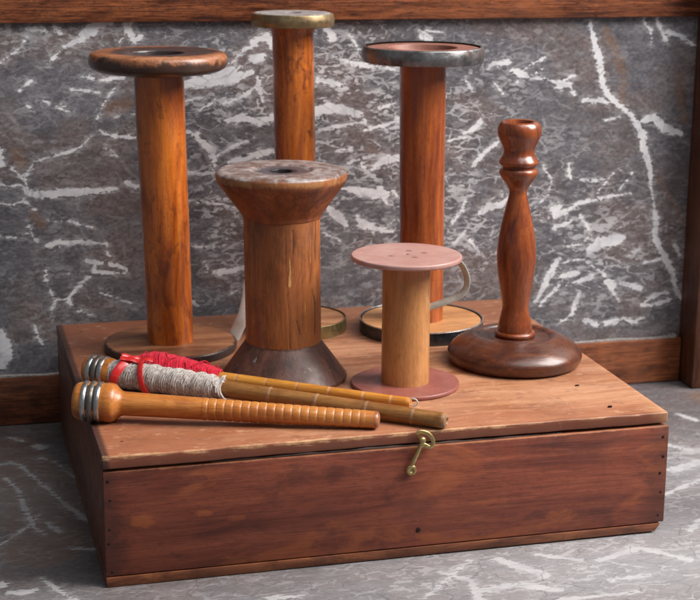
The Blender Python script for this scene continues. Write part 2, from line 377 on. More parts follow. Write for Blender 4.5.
# ------------------------------------------------------------------ materials
def marble(name, floor=False):
    n = NT(name)
    sx = n.sep(); u = sx[0]; w = sx[1] if floor else sx[2]
    cmb = n.t.nodes.new('ShaderNodeCombineXYZ'); n.put(cmb.inputs[0], u); n.put(cmb.inputs[1], w)
    P = cmb.outputs[0]
    busy = n.attr('busy'); vein = n.attr('vein'); st = n.attr('stain')
    # ground mass: fine-grained, with slow changes of tone
    a = n.noise(n.map(11, v=P), 1, 5, .62, .3)
    b = n.noise(n.map((240, 330, 1), rot=(0, 0, -25), v=P), 1, 6, .75)
    b2 = n.noise(n.map((48, 80, 1), rot=(0, 0, -30), loc=(5, 5, 0), v=P), 1, 6, .7, .3)
    bb = n.math('ADD', n.math('MULTIPLY', b, .55), n.math('MULTIPLY', b2, .45))
    d = n.noise(n.map((9, 14, 1), loc=(3, 1, 0), v=P), 1, 5, .62, .3)
    c = n.ramp(bb, [(.38, (.066, .063, .072)), (.5, (.132, .124, .135)), (.62, (.21, .20, .213))])
    brown = n.ramp(bb, [(.38, (.088, .064, .059)), (.5, (.160, .124, .117)), (.62, (.26, .215, .205))])
    c = n.mix(n.step(d, .44, .60, 0, .85), c, brown)
    c = n.mix(n.step(a, .50, .64, 0, .45), c, (.065, .060, .070))
    wv = n.noise(n.map(60, v=P), 1, 4, .65, col=True)
    Pw = n.mix(.010, P, wv, 'ADD')
    def lines(rot, scale, width, seed, lo=.46, hi=.64, soft=.03):
        v = n.map(scale, rot=(0, 0, rot), loc=(seed, seed*.7, 0), v=Pw)
        q = n.vor(v, 1, 'DISTANCE_TO_EDGE')
        g = n.noise(n.map([x*.55 for x in scale], rot=(0, 0, rot), loc=(seed+4, 2, 0), v=P), 1, 4, .65)
        return n.step(n.math('SUBTRACT', q, n.step(g, lo, hi, -.03, width)), soft*.5, -soft*.5)
    l1 = lines(-30, (34, 80, 1), .060, 1.3)
    l2 = lines(32, (60, 120, 1), .075, 5.1)
    l3 = lines(-38, (110, 250, 1), .11, 8.7, .48, .66, .05)
    l4 = lines(24, (150, 330, 1), .12, 2.9, .49, .66, .06)
    big = n.noise(n.map((15, 30, 1), rot=(0, 0, -18), loc=(2, 8, 0), v=Pw), 1, 5, .62, .4)
    patch = n.step(big, .46, .58)
    def shards(rot, scale, seed, thr, ln):
        vv = n.t.nodes.new('ShaderNodeTexVoronoi'); vv.feature = 'F1'
        n.put(vv.inputs['Vector'], n.map(scale, rot=(0, 0, rot), loc=(seed, seed*1.7, 0), v=Pw)); vv.inputs['Scale'].default_value = 1
        cs_ = n.sep(vv.outputs['Color'])
        size = n.math('MULTIPLY', n.step(cs_[0], thr, 1.0), ln)
        return n.step(n.math('SUBTRACT', size, vv.outputs['Distance']), -.01, .08)
    sh = n.math('MAXIMUM', shards(-34, (70, 190, 1), 1.1, .70, .65), shards(26, (130, 300, 1), 3.3, .66, .7))
    fine = n.math('MAXIMUM', n.math('MAXIMUM', n.math('MULTIPLY', l3, .8), n.math('MULTIPLY', l4, .7)), sh)
    fine = n.math('MULTIPLY', fine, n.math('MULTIPLY_ADD', patch, .8, .2))
    proc = n.math('MAXIMUM', n.math('MULTIPLY', n.math('MAXIMUM', l1, l2), .85), fine)
    proc = n.math('MULTIPLY', proc, n.math('MULTIPLY_ADD', busy, .88, .12 if not floor else .16))
    big2 = n.noise(n.map((26, 85, 1), rot=(0, 0, -20), loc=(12, 3, 0), v=Pw), 1, 7, .72, .4)
    proc = n.math('MAXIMUM', proc, n.math('MULTIPLY', n.math('MULTIPLY', n.step(big2, .625, .65), busy), .9))
    # traced veins: 'vein' holds (half width - distance) in mm, frayed by noise
    e1 = n.noise(n.map(620, v=P), 1, 4, .7); e2 = n.noise(n.map((130, 230, 1), rot=(0, 0, -25), v=P), 1, 5, .75)
    fray = n.math('MULTIPLY_ADD', n.math('SUBTRACT', e1, .5), 4.2 if not floor else 3, n.math('MULTIPLY', n.math('SUBTRACT', e2, .5), 6.0 if not floor else 4))
    def cell(rot, scale, seed, amp):
        vv = n.t.nodes.new('ShaderNodeTexVoronoi'); vv.feature = 'F1'
        n.put(vv.inputs['Vector'], n.map(scale, rot=(0, 0, rot), loc=(seed, seed*.3, 0), v=Pw)); vv.inputs['Scale'].default_value = 1
        return n.math('MULTIPLY', n.math('SUBTRACT', n.sep(vv.outputs['Color'])[1], .5), amp)
    ka = 1 if not floor else 1.3
    ang = n.math('ADD', n.math('ADD', cell(-32, (130, 420, 1), 2.2, 3.0*ka), cell(24, (260, 480, 1), 7.7, 1.6*ka)), cell(-60, (420, 700, 1), 4.4, .9*ka))
    fray = n.math('ADD', n.math('MULTIPLY', fray, .5), n.math('MULTIPLY', ang, .75))
    vm = n.step(n.math('ADD', vein, fray), -.16 if not floor else -.4, .16 if not floor else .4)
    halo = n.step(n.math('ADD', vein, n.math('MULTIPLY', fray, 3)), -4, 1, 0, .22)
    white = n.ramp(n.noise(n.map(45, v=P), 1, 5, .6), [(.36, (.52, .51, .53)), (.5, (.70, .69, .71)), (.64, (.78, .76, .75))])
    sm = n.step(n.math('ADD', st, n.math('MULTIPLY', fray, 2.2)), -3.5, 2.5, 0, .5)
    c = n.mix(sm, c, (.22, .115, .06))  # brown stain on the wall; on the floor also the box's painted shadow
    c = n.mix(n.math('MULTIPLY', proc, .76), c, white)
    c = n.mix(halo, c, white)
    c = n.mix(n.math('MULTIPLY', vm, .93 if not floor else .75), c, white)
    if floor: c = n.mix(.45, c, (.080, .060, .053)); c = n.mix(n.math('MULTIPLY', busy, .5), c, (.50, .49, .50))  # pale sheen at the busy spots is painted into the floor colour
    # dark hairline joints
    v = n.map((24, 55, 1), rot=(0, 0, -60), loc=(4, 9, 0), v=Pw)
    hq = n.vor(v, 1, 'DISTANCE_TO_EDGE')
    c = n.mix(n.step(hq, .02, 0, 0, .35), c, (.05, .045, .05))
    rr = n.step(n.noise(n.map(22, v=P), 1, 5, .7), .3, .7, .24 if not floor else .30, .40 if not floor else .46)
    nb = n.bump(n.noise(n.map(500, v=P), 1, 3, .6), .05, .0003)
    nb = n.bump(n.noise(n.map(14, v=P), 1, 2, .5), .05 if not floor else .1, .004, nb)
    return n.done(c, rr, nb, spec=.45 if not floor else .25)

M = {}
M['marble'] = marble('grey_marble_wall')
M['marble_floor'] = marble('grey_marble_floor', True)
M['oak'] = wood('oak_rail', (.045, .012, .006), (.20, .056, .021), (.36, .115, .042), 'X', 1.5, (1, 2, 3), .42, .15, fibre=.85, pores=.95, mott=.6, stain=.3, stain_col=(.03, .011, .006), stain_scale=25)
M['oak_v'] = wood('oak_stile', (.045, .015, .008), (.10, .034, .015), (.17, .06, .025), 'Z', 1.5, (4, 2, 3), .45, .1, fibre=.6, pores=.8)

def edge_wear(n, c):   # varnish rubbed through along the lid's front and right edges
    s = n.sep(); g = n.noise(n.map((40, 300, 300)), 1, 5, .7)
    y = n.math('MULTIPLY_ADD', n.math('SUBTRACT', g, .5), .010, s[1])
    z = n.math('MULTIPLY_ADD', n.math('SUBTRACT', g, .5), .012, s[2])
    top = n.step(z, H-.0034, H-.0014)
    # darker and redder towards the back, the left and front, and in blotches
    g3 = n.noise(n.map((9, 16, 9), loc=(5, 1, 2)), 1, 5, .65, .5)
    back = n.math('MULTIPLY_ADD', n.math('SUBTRACT', g3, .5), .35, s[1])
    c = n.mix(n.step(back, .19, .30, 0, .78), c, (.18, .060, .028))
    left = n.math('MULTIPLY_ADD', n.math('SUBTRACT', g3, .5), .30, s[0])
    c = n.mix(n.step(left, .19, .03, 0, .72), c, (.25, .078, .036))
    fr2 = n.math('MULTIPLY_ADD', n.math('SUBTRACT', g3, .5), .12, s[1])
    c = n.mix(n.step(fr2, .035, .0, 0, .55), c, (.30, .098, .046))
    c = n.mix(n.step(g3, .52, .62, 0, .5), c, (.27, .105, .055))
    dt = n.noise(n.map((35, 70, 35), loc=(8, 1, 2)), 1, 7, .78)
    c = n.mix(n.step(dt, .55, .66, 0, .6), c, (.17, .068, .038))
    dt = n.noise(n.map((60, 110, 60), loc=(3, 1, 9)), 1, 6, .75)
    c = n.mix(n.step(dt, .56, .66, 0, .4), c, (.60, .36, .22))
    # the front and left edges of the lid carry old dark stain
    fr = n.math('MULTIPLY', n.step(s[1], .0070, .0055), n.step(s[2], H-.0006, H-.0020))
    c = n.mix(n.math('MULTIPLY', fr, .8), c, (.135, .036, .020))
    c = n.mix(n.step(n.math('MULTIPLY_ADD', g, .004, s[0]), .0085, .0050, 0, .88), c, (.05, .022, .018))
    m = n.math('MULTIPLY', n.step(y, .0022, .0008), top)
    g2 = n.noise(n.map(30, loc=(3, 3, 3)), 1, 4, .6)
    m = n.math('MULTIPLY', m, n.step(g2, .40, .58))
    x = n.math('MULTIPLY_ADD', n.math('SUBTRACT', g2, .5), .03, s[0])
    m2 = n.math('MULTIPLY', n.step(x, .432, .452), n.step(s[1], .05, .0))
    c = n.mix(n.math('MAXIMUM', m, n.math('MULTIPLY', m2, .8)), c, (.54, .30, .15))
    return c
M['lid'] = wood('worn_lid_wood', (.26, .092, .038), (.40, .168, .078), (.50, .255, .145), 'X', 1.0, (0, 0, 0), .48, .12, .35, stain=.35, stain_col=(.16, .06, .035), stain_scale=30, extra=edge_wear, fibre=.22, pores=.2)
def panel_extra(n, c):
    g = n.noise(n.map((10, 30, 26), loc=(2, 2, 7)), 1, 5, .6, .5)
    c = n.mix(n.step(g, .56, .66, 0, .6), c, (.33, .090, .030))
    g2 = n.noise(n.map((7, 20, 22), loc=(7, 2, 1)), 1, 6, .65, .4)
    c = n.mix(n.step(g2, .50, .68, 0, .45), c, (.060, .019, .014))
    s = n.sep()
    kn = n.math('MULTIPLY_ADD', n.math('SUBTRACT', n.noise(n.map((90, 90, 130), loc=(1, 1, 1)), 1, 5, .7), .5), .022, 0)
    for (kx, kz, rx, rz, am) in ((.0285, .050, .0075, .0050, .45), (.073, .052, .006, .0025, .4), (.098, .046, .006, .002, .3), (.30, .040, .012, .003, .2), (.352, .024, .006, .003, .25)):
        ex = n.math('POWER', n.math('DIVIDE', n.math('SUBTRACT', s[0], kx), rx), 2); ez = n.math('POWER', n.math('DIVIDE', n.math('SUBTRACT', s[2], kz), rz), 2)
        dd = n.math('ADD', n.math('ADD', ex, ez), n.math('MULTIPLY', kn, 330))
        c = n.mix(n.step(dd, 1.9, .2, 0, am), c, (.42, .115, .030))
    z = n.math('MULTIPLY_ADD', n.math('SUBTRACT', n.noise(n.map((60, 60, 200)), 1, 4, .7), .5), .006, s[2])
    c = n.mix(n.step(z, .0888, .0908, 0, .75), c, (.42, .17, .085))
    e = n.math('MULTIPLY_ADD', n.math('SUBTRACT', g2, .5), .05, s[0])
    c = n.mix(n.step(e, .018, .004, 0, .6), c, (.05, .018, .014))
    c = n.mix(n.step(e, .425, .445, 0, .5), c, (.06, .02, .014))
    return c
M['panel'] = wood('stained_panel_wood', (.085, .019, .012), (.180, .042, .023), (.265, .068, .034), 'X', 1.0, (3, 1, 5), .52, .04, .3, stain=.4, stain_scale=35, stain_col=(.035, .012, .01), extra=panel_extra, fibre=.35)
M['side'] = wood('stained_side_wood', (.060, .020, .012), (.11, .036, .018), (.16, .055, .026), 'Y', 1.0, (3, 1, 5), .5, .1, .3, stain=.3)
M['baseb'] = wood('base_board_wood', (.075, .024, .012), (.15, .046, .02), (.28, .095, .038), 'X', 1.4, (8, 1, 5), .5, .05, .3, stain=.5, stain_scale=45, stain_col=(.03, .012, .01))

M['amber'] = wood('amber_varnish', (.17, .031, .005), (.44, .095, .010), (.62, .175, .020), 'Z', 1.3, (1, 1, 1), .30, .55, .2, stain=.55, stain_col=(.13, .026, .008), stain_scale=85)
M['amber2'] = wood('amber_varnish_plain', (.19, .039, .006), (.44, .105, .013), (.60, .175, .024), 'Z', 1.3, (7, 3, 2), .30, .55, .2, stain=.75, stain_col=(.12, .024, .008), stain_scale=95)
M['cherry'] = wood('reddish_varnish', (.165, .032, .008), (.34, .076, .016), (.46, .120, .026), 'Z', 1.2, (2, 7, 4), .30, .5, .2, stain=.35, stain_col=(.14, .03, .008), stain_scale=30, fibre=.4)
M['flange_tan'] = wood('flange_tan', (.24, .085, .03), (.42, .18, .075), (.55, .27, .13), 'X', 1.3, (2, 2, 2), .42, .2, .3, stain=.45, stain_col=(.12, .045, .02), stain_scale=30)
M['flange_orange'] = wood('flange_orange', (.32, .12, .035), (.50, .22, .075), (.60, .30, .12), 'X', 1.2, (6, 2, 2), .40, .2, .3, stain=.25, stain_col=(.2, .07, .03))
def black_rim(n, c):
    s = n.sep()
    cmb = n.t.nodes.new('ShaderNodeCombineXYZ'); n.put(cmb.inputs[0], s[0]); n.put(cmb.inputs[1], s[1])
    ln = n.t.nodes.new('ShaderNodeVectorMath'); ln.operation = 'LENGTH'; n.put(ln.inputs[0], cmb.outputs[0]); r = ln.outputs['Value']
    g = n.noise(n.map(60), 1, 6, .7)
    rr = n.math('MULTIPLY_ADD', n.math('SUBTRACT', g, .5), .010, r)
    return n.mix(n.step(rr, .0565, .0585, 0, .93), c, (.018, .015, .016))
M['flange_black_rim'] = wood('flange_black_rim', (.14, .045, .018), (.26, .098, .040), (.36, .155, .07), 'X', 1.3, (2, 2, 2), .42, .2, .3, stain=.3, stain_col=(.12, .045, .02), stain_scale=30, extra=black_rim)
def worn_black(n, c):
    s = n.sep(); g = n.noise(n.map(48, loc=(2, 5, 1)), 1, 7, .72, .4); g2 = n.noise(n.map(20, loc=(6, 5, 1)), 1, 4, .6)
    z = n.math('MULTIPLY_ADD', n.math('SUBTRACT', g, .5), .034, s[2])
    low = n.step(z, .2630, .2575)
    c = n.mix(n.math('MULTIPLY', low, .88), c, (.022, .015, .013))
    c = n.mix(n.math('MULTIPLY', n.step(g, .52, .62), n.step(n.math('MULTIPLY_ADD', s[0], -4, g2), .42, .62, 0, .8)), c, (.025, .016, .014))
    cmb = n.t.nodes.new('ShaderNodeCombineXYZ'); n.put(cmb.inputs[0], s[0]); n.put(cmb.inputs[1], s[1])
    ln = n.t.nodes.new('ShaderNodeVectorMath'); ln.operation = 'LENGTH'; n.put(ln.inputs[0], cmb.outputs[0])
    rr = n.math('MULTIPLY_ADD', n.math('SUBTRACT', g, .5), .035, ln.outputs['Value'])
    top = n.step(s[2], .2640, .2652)
    c = n.mix(n.step(rr, .050, .043, 0, .9), c, (.028, .027, .032))
    return c
M['flange_worn'] = wood('flange_worn_black', (.13, .04, .016), (.30, .105, .042), (.46, .19, .09), 'X', 1.4, (5, 5, 2), .34, .4, .2, stain=.4, stain_scale=60, extra=worn_black)
M['dark_hole'] = NT('hole_dark').done((.012, .010, .010), .8)
def grey_top(n, c):
    s = n.sep(); g = n.noise(n.map(70, loc=(2, 5, 1)), 1, 7, .75, .5)
    cmb = n.t.nodes.new('ShaderNodeCombineXYZ'); n.put(cmb.inputs[0], s[0]); n.put(cmb.inputs[1], s[1])
    ln = n.t.nodes.new('ShaderNodeVectorMath'); ln.operation = 'LENGTH'; n.put(ln.inputs[0], cmb.outputs[0]); r = ln.outputs['Value']
    z = n.math('MULTIPLY_ADD', n.math('SUBTRACT', g, .5), .006, s[2])
    top = n.step(z, .1752, .1772)
    rr = n.math('MULTIPLY_ADD', n.math('SUBTRACT', g, .5), .02, r)
    gc = n.ramp(g, [(.38, (.11, .062, .045)), (.5, (.21, .16, .145)), (.62, (.38, .335, .325))])
    c = n.mix(n.math('MULTIPLY', top, .9), c, gc)
    c = n.mix(n.math('MULTIPLY', top, n.step(rr, .027, .019, 0, .88)), c, (.05, .045, .055))
    c = n.mix(n.step(r, .0128, .0112, 0, .95), c, (.02, .016, .018))  # hole walls painted dark, standing in for the shade inside
    band = n.math('MULTIPLY', n.step(z, .1700, .1725), n.step(z, .1772, .1752))
    c = n.mix(n.math('MULTIPLY', band, n.math('MULTIPLY', n.step(g, .42, .6, .25, .8), n.step(r, .035, .04))), c, (.42, .19, .07))
    return c
M['cone_top'] = wood('old_cone_wood', (.095, .023, .008), (.20, .052, .016), (.32, .095, .028), 'Z', 1.5, (5, 9, 2), .44, .12, .25, stain=.6, stain_scale=55, stain_col=(.05, .018, .01), extra=grey_top)
def specks(n, c):
    g = n.noise(n.map(140, loc=(2, 5, 1)), 1, 5, .7)
    return n.mix(n.step(g, .63, .68, 0, .6), c, (.38, .35, .36))
M['cone_base'] = wood('dark_cone_wood', (.045, .018, .012), (.10, .040, .027), (.18, .075, .05), 'Z', 1.5, (1, 9, 2), .46, .12, .25, stain=.4, stain_scale=50, stain_col=(.04, .018, .014), extra=specks)
def barrel_marks(n, c):
    s = n.sep(); fr = n.noise(n.map((300, 300, 60)), 1, 4, .7)
    f = n.math('MULTIPLY', n.math('SUBTRACT', fr, .5), 3)
    g = n.noise(n.map((90, 90, 9), loc=(1, 1, 4)), 1, 5, .65)
    right = n.step(s[0], .004, .016)
    c = n.mix(n.math('MULTIPLY', right, n.step(g, .42, .58, 0, .75)), c, (.36, .12, .03))
    c = n.mix(n.math('MULTIPLY', right, n.step(g, .56, .66, 0, .85)), c, (.05, .014, .008))
    c = n.mix(n.step(n.math('ADD', n.attr('crack'), f), -.1, .6, 0, .75), c, (.06, .022, .010))
    c = n.mix(n.step(n.math('ADD', n.attr('chip'), f), -.3, .4, 0, .9), c, (.55, .30, .11))
    return c
M['barrel_old'] = wood('old_barrel_wood', (.165, .047, .015), (.30, .094, .028), (.41, .150, .046), 'Z', 1.3, (3, 9, 6), .44, .12, .25, stain=.5, stain_scale=35, stain_col=(.12, .04, .018), extra=barrel_marks)
M['maple'] = wood('honey_barrel', (.32, .125, .036), (.46, .195, .062), (.56, .27, .10), 'Z', 1.3, (3, 1, 8), .36, .35, .25, stain=.3, stain_scale=110, stain_col=(.25, .10, .04), fibre=.3)

def paint(name, col, dark, rough=.4, worn=None, holes=False):
    n = NT(name); g = n.noise(n.map(55), 1, 6, .7); g2 = n.noise(n.map(300), 1, 3, .6)
    c = n.mix(n.step(g, .35, .7), col, dark)
    if worn: c = n.mix(n.step(n.noise(n.map(90, loc=(3, 3, 1)), 1, 6, .7), .64, .70, 0, .6), c, worn)
    if holes:
        s = n.sep()
        cmb = n.t.nodes.new('ShaderNodeCombineXYZ'); n.put(cmb.inputs[0], s[0]); n.put(cmb.inputs[1], s[1])
        ln = n.t.nodes.new('ShaderNodeVectorMath'); ln.operation = 'LENGTH'; n.put(ln.inputs[0], cmb.outputs[0]); r = ln.outputs['Value']
        nz = n.math('MULTIPLY', n.math('SUBTRACT', n.noise(n.map(420), 1, 4, .7), .5), .007)
        d = 0.0
        for hx, hy in ((-.0150, -.0040), (.0050, .0125), (.0152, .0010), (.0020, -.0130)):
            q = n.math('SQRT', n.math('ADD', n.math('POWER', n.math('SUBTRACT', s[0], hx), 2), n.math('POWER', n.math('SUBTRACT', s[1], hy), 2)))
            d = n.math('MAXIMUM', d, n.step(n.math('ADD', q, nz), .0034, .0014))
        c = n.mix(n.math('MULTIPLY', d, .75), c, (.13, .075, .065))
    return n.done(c, n.step(g, .3, .7, rough-.08, rough+.12), n.bump(g2, .08, .0004), coat=.15, coat_rough=.3)
M['pink'] = paint('faded_pink_paint', (.46, .26, .225), (.38, .19, .16), .38, (.58, .38, .35), True)
M['rust'] = paint('brick_red_paint', (.29, .090, .068), (.21, .062, .047), .36, (.32, .14, .11))

def metal(name, c1, c2, rust=None, rough=.35, metalness=.9, scale=60, amt=.8, lo=.55, hi=.68):
    n = NT(name); g = n.noise(n.map(scale), 1, 7, .72, .3); g2 = n.noise(n.map(scale*4), 1, 4, .7)
    c = n.mix(n.step(g, .3, .7), c1, c2)
    mt = metalness
    if rust:
        f = n.step(n.noise(n.map(scale*.8, loc=(4, 4, 4)), 1, 6, .7), lo, hi, 0, amt)
        c = n.mix(f, c, rust); mt = n.math('MULTIPLY_ADD', f, -.75*metalness, metalness)
    return n.done(c, n.step(g2, .3, .7, rough-.1, rough+.15), n.bump(g2, .22, .0005), metal=mt)
M['brass_old'] = metal('tarnished_brass_rim', (.40, .29, .15), (.22, .15, .08), (.09, .06, .035), .36, .85, 45, .6, .5, .64)
M['brass_old2'] = metal('green_tarnished_brass_rim', (.36, .26, .11), (.17, .13, .06), (.08, .05, .025), .36, .85, 50)
M['steel_old'] = metal('old_steel_rim', (.33, .32, .32), (.12, .115, .115), (.10, .045, .028), .34, .88, 60, .8, .52, .64)
M['steel_dark'] = metal('dark_steel_rim', (.10, .10, .11), (.045, .045, .05), (.06, .035, .028), .33, .8, 45, .6)
M['steel_edge'] = metal('bright_steel_edge', (.5, .5, .51), (.34, .33, .33), (.16, .11, .08), .3, .9, 90, .5)
M['ring'] = metal('nickel_ring', (.58, .57, .56), (.42, .41, .41), (.16, .10, .07), .26, .95, 80, .45, .58, .70)
M['ring_worn'] = metal('nickel_ring_worn', (.30, .27, .24), (.16, .14, .12), (.12, .07, .04), .36, .85, 90, .6, .5, .62)
M['ring_dark'] = metal('ring_groove', (.10, .08, .07), (.05, .045, .04), None, .5, .4)
M['brass'] = metal('latch_brass', (.50, .37, .17), (.36, .26, .11), (.14, .10, .04), .33, .9, 200, .6, .52, .64)
M['pewter'] = metal('pewter_strap', (.58, .55, .48), (.44, .40, .34), (.28, .23, .17), .42, .45, 120, .4)
M['nail'] = NT('nail_iron').done((.022, .012, .010), .8, spec=.15)
n_ = NT('grey_worn_disc'); g_ = n_.noise(n_.map(90), 1, 7, .75, .4)
c_ = n_.ramp(g_, [(.3, (.10, .075, .06)), (.5, (.27, .24, .23)), (.7, (.46, .43, .42))])
M['grey_disc'] = n_.done(c_, .42, n_.bump(g_, .25, .0006))
n_ = NT('pinkish_brown_disc'); g_ = n_.noise(n_.map((60, 60, 60)), 1, 6, .7)
M['pink_brown'] = n_.done(n_.ramp(g_, [(.3, (.15, .06, .045)), (.7, (.34, .15, .11))]), .45)
n_ = NT('ivory_white'); g_ = n_.noise(n_.map(60), 1, 4, .6)
M['ivory'] = n_.done(n_.ramp(g_, [(.3, (.58, .57, .53)), (.7, (.72, .71, .67))]), .35, coat=.2)
n_ = NT('plaster_grey'); g_ = n_.noise(n_.map(300), 1, 4, .6)
M['grout'] = n_.done(n_.ramp(g_, [(.3, (.17, .145, .13)), (.7, (.40, .37, .35))]), .8)
n_ = NT('red_ribbon'); g_ = n_.noise(n_.map(200), 1, 3, .6)
M['ribbon'] = n_.done(n_.ramp(g_, [(.3, (.55, .012, .012)), (.7, (.68, .03, .028))]), .28, coat=.3)
def yarn_mat(name, a, b, hi, scale):
    n = NT(name); g = n.noise(n.map(scale), 1, 5, .7); g2 = n.noise(n.map(scale*6), 1, 3, .7)
    c = n.ramp(g, [(.3, a), (.5, b), (.72, hi)])
    return n.done(c, .85, n.bump(g2, .6, .0004), spec=.2, sheen=.25)
M['wool_red'] = yarn_mat('red_wool', (.50, .008, .026), (.72, .014, .045), (.82, .035, .08), 220)
M['wool_grey'] = yarn_mat('oatmeal_wool', (.24, .20, .175), (.47, .415, .375), (.64, .59, .55), 330)
def cs(name, cols, off, stain, rough=.27):
    return wood(name, *cols, 'Z', 1.5, off, rough, .65, .16, stain=stain, stain_col=(.045, .012, .006), stain_scale=34, fibre=.2, mott=.15)
M['mahogany'] = cs('candlestick_varnish', ((.10, .019, .006), (.21, .044, .011), (.32, .080, .018)), (1, 6, 2), .22)
M['mahogany_base'] = wood('candlestick_base_varnish', (.040, .011, .006), (.080, .021, .009), (.20, .055, .015), 'X', 1.6, (4, 6, 2), .31, .45, .24, mott=.15, band=(.38, .55, .70), stain=.5, stain_col=(.03, .01, .007), stain_scale=45)
M['bobbin'] = wood('bobbin_orange', (.30, .085, .014), (.46, .150, .024), (.56, .22, .05), 'X', 1.4, (2, 2, 9), .34, .4, .25, stain=.35, stain_col=(.26, .07, .014), stain_scale=50)
M['bobbin_pale'] = wood('bobbin_worn_groove', (.44, .17, .055), (.54, .24, .09), (.62, .32, .15), 'X', 1.4, (2, 2, 9), .45, .1, .3)
M['bobbin_end'] = wood('bobbin_end_brown', (.17, .05, .02), (.30, .10, .04), (.42, .17, .08), 'X', 1.4, (2, 4, 9), .38, .3, .25, stain=.4)
M['bobbin_brown'] = wood('bobbin_brown', (.16, .062, .014), (.27, .115, .030), (.36, .17, .05), 'X', 1.4, (5, 2, 3), .42, .2, .3, stain=.35, stain_col=(.13, .045, .015))
M['bobbin_gold'] = wood('bobbin_gold', (.44, .15, .018), (.62, .25, .03), (.72, .34, .06), 'X', 1.4, (5, 8, 3), .34, .4, .25, stain=.25, stain_col=(.4, .12, .02))
M['bobbin_ring_faint'] = wood('bobbin_ring_faint', (.20, .10, .04), (.30, .155, .075), (.38, .22, .12), 'X', 1.4, (5, 2, 3), .45, .1, .3)

# ------------------------------------------------------------------ setting
def axis_coords(lo, a, b, hi, fine, coarse):
    return np.unique(np.round(np.concatenate([np.arange(lo, a, coarse), np.arange(a, b, fine), np.arange(b, hi+coarse, coarse)]), 6))
def field(X, Y, strokes):
    F = np.full(X.shape, -30.0)
    for st in strokes:
        for (x0, y0, w0), (x1, y1, w1) in zip(st[:-1], st[1:]):
            dx, dy = x1-x0, y1-y0; L = max(dx*dx+dy*dy, 1e-12)
            t = np.clip(((X-x0)*dx+(Y-y0)*dy)/L, 0, 1)
            d = np.hypot(X-x0-t*dx, Y-y0-t*dy)*1000
            F = np.maximum(F, (w0+(w1-w0)*t)-d)
    return F
def slab(name, xs, ys, plane, mat, veins, stains_and_shade, busy):
    X, Y = np.meshgrid(xs, ys); nx, ny = len(xs), len(ys)
    co = np.zeros((nx*ny, 3)); co[:, 0] = X.ravel(); co[:, 1 if plane == 'XY' else 2] = Y.ravel()
    i = np.arange(nx*ny).reshape(ny, nx)
    q = np.stack([i[:-1, :-1], i[:-1, 1:], i[1:, 1:], i[1:, :-1]], -1).reshape(-1, 4)
    me = bpy.data.meshes.new(name)
    me.vertices.add(len(co)); me.vertices.foreach_set('co', co.ravel())
    me.loops.add(q.size); me.loops.foreach_set('vertex_index', q.ravel().astype(np.int32))
    me.polygons.add(len(q)); me.polygons.foreach_set('loop_start', np.arange(0, q.size, 4, dtype=np.int32))
    me.update(calc_edges=True)
    B = np.zeros(X.shape)
    for (bx, by, rx, ry, v) in busy:
        B = np.maximum(B, v*np.exp(-(((X-bx)/rx)**2+((Y-by)/ry)**2)))
    for nm, F in (('vein', field(X, Y, veins)), ('stain', field(X, Y, stains_and_shade)), ('busy', B)):
        a = me.attributes.new(nm, 'FLOAT', 'POINT'); a.data.foreach_set('value', F.ravel().astype(np.float32))
    return obj(name, me, mat, smooth=False)

WYAW = math.radians(-1.3645); WD = .39655
wall = slab('wall', axis_coords(-.5, -.06, .70, 1.15, .0011, .012), axis_coords(-.002, .03, .43, .62, .0011, .012), 'XZ', M['marble'],
            WALL_VEINS, WALL_STAINS,
            [(.25, .30, .13, .12, 1), (.36, .25, .11, .12, 1), (.45, .19, .11, .08, .85), (.55, .14, .09, .06, .85), (.18, .22, .06, .10, .9), (.02, .22, .09, .3, .12), (.03, .38, .2, .03, .4)])
wall.rotation_euler = (0, 0, WYAW)
wall.location = (-.008*math.sin(-WYAW)*-1*-1, WD+.008, 0)
tag(wall, kind='structure')
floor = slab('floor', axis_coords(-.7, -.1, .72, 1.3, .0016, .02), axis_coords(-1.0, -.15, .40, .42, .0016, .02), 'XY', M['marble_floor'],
             FLOOR_VEINS, [[(-.05, .34, 26), (-.03, .20, 34), (-.04, .08, 30)], [(.66, .32, 22), (.72, .22, 12)]],  # left stroke paints the box's shadow in brown; second one browns the back right
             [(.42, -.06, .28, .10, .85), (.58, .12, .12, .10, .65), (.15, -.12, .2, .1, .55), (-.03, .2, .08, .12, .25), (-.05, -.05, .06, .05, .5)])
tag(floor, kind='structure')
# backing of the marble so it is a real slab, and wooden frame (parts of the wall)
frame = empty('oak_surround', (0, WD, 0), 'dark oak frame of rails and one upright stile around the grey marble wall panel', 'frame')
frame.rotation_euler = (0, 0, WYAW)
BH, RH, SX = .04818, .38475, .6545
b = bmesh.new(); box(b, (-.5, 0, .0006), (SX-.0008, .012, BH), .0012); obj('rail', b, M['oak'], frame)
b = bmesh.new(); box(b, (-.5, .0015, RH), (SX-.0008, .012, RH+.075), .0012); obj('rail', b, M['oak'], frame)
b = bmesh.new(); box(b, (SX, -.030, .0006), (SX+.085, .013, RH+.12), .002); obj('stile', b, M['oak_v'], frame)
b = bmesh.new()
xs = [-.5+i*.004 for i in range(288)]
for i in range(len(xs)-1):
    h0 = BH+.0009+.0006*math.sin(xs[i]*90)+.0004*rnd.random() + (.0022*max(0, 1-abs(xs[i]-(SX-.006))/.012))
    box(b, (xs[i], .0018, BH+.00005), (xs[i+1]-.00001, .0076, h0))
obj('plaster_joint', b, M['grout'], frame, smooth=False)

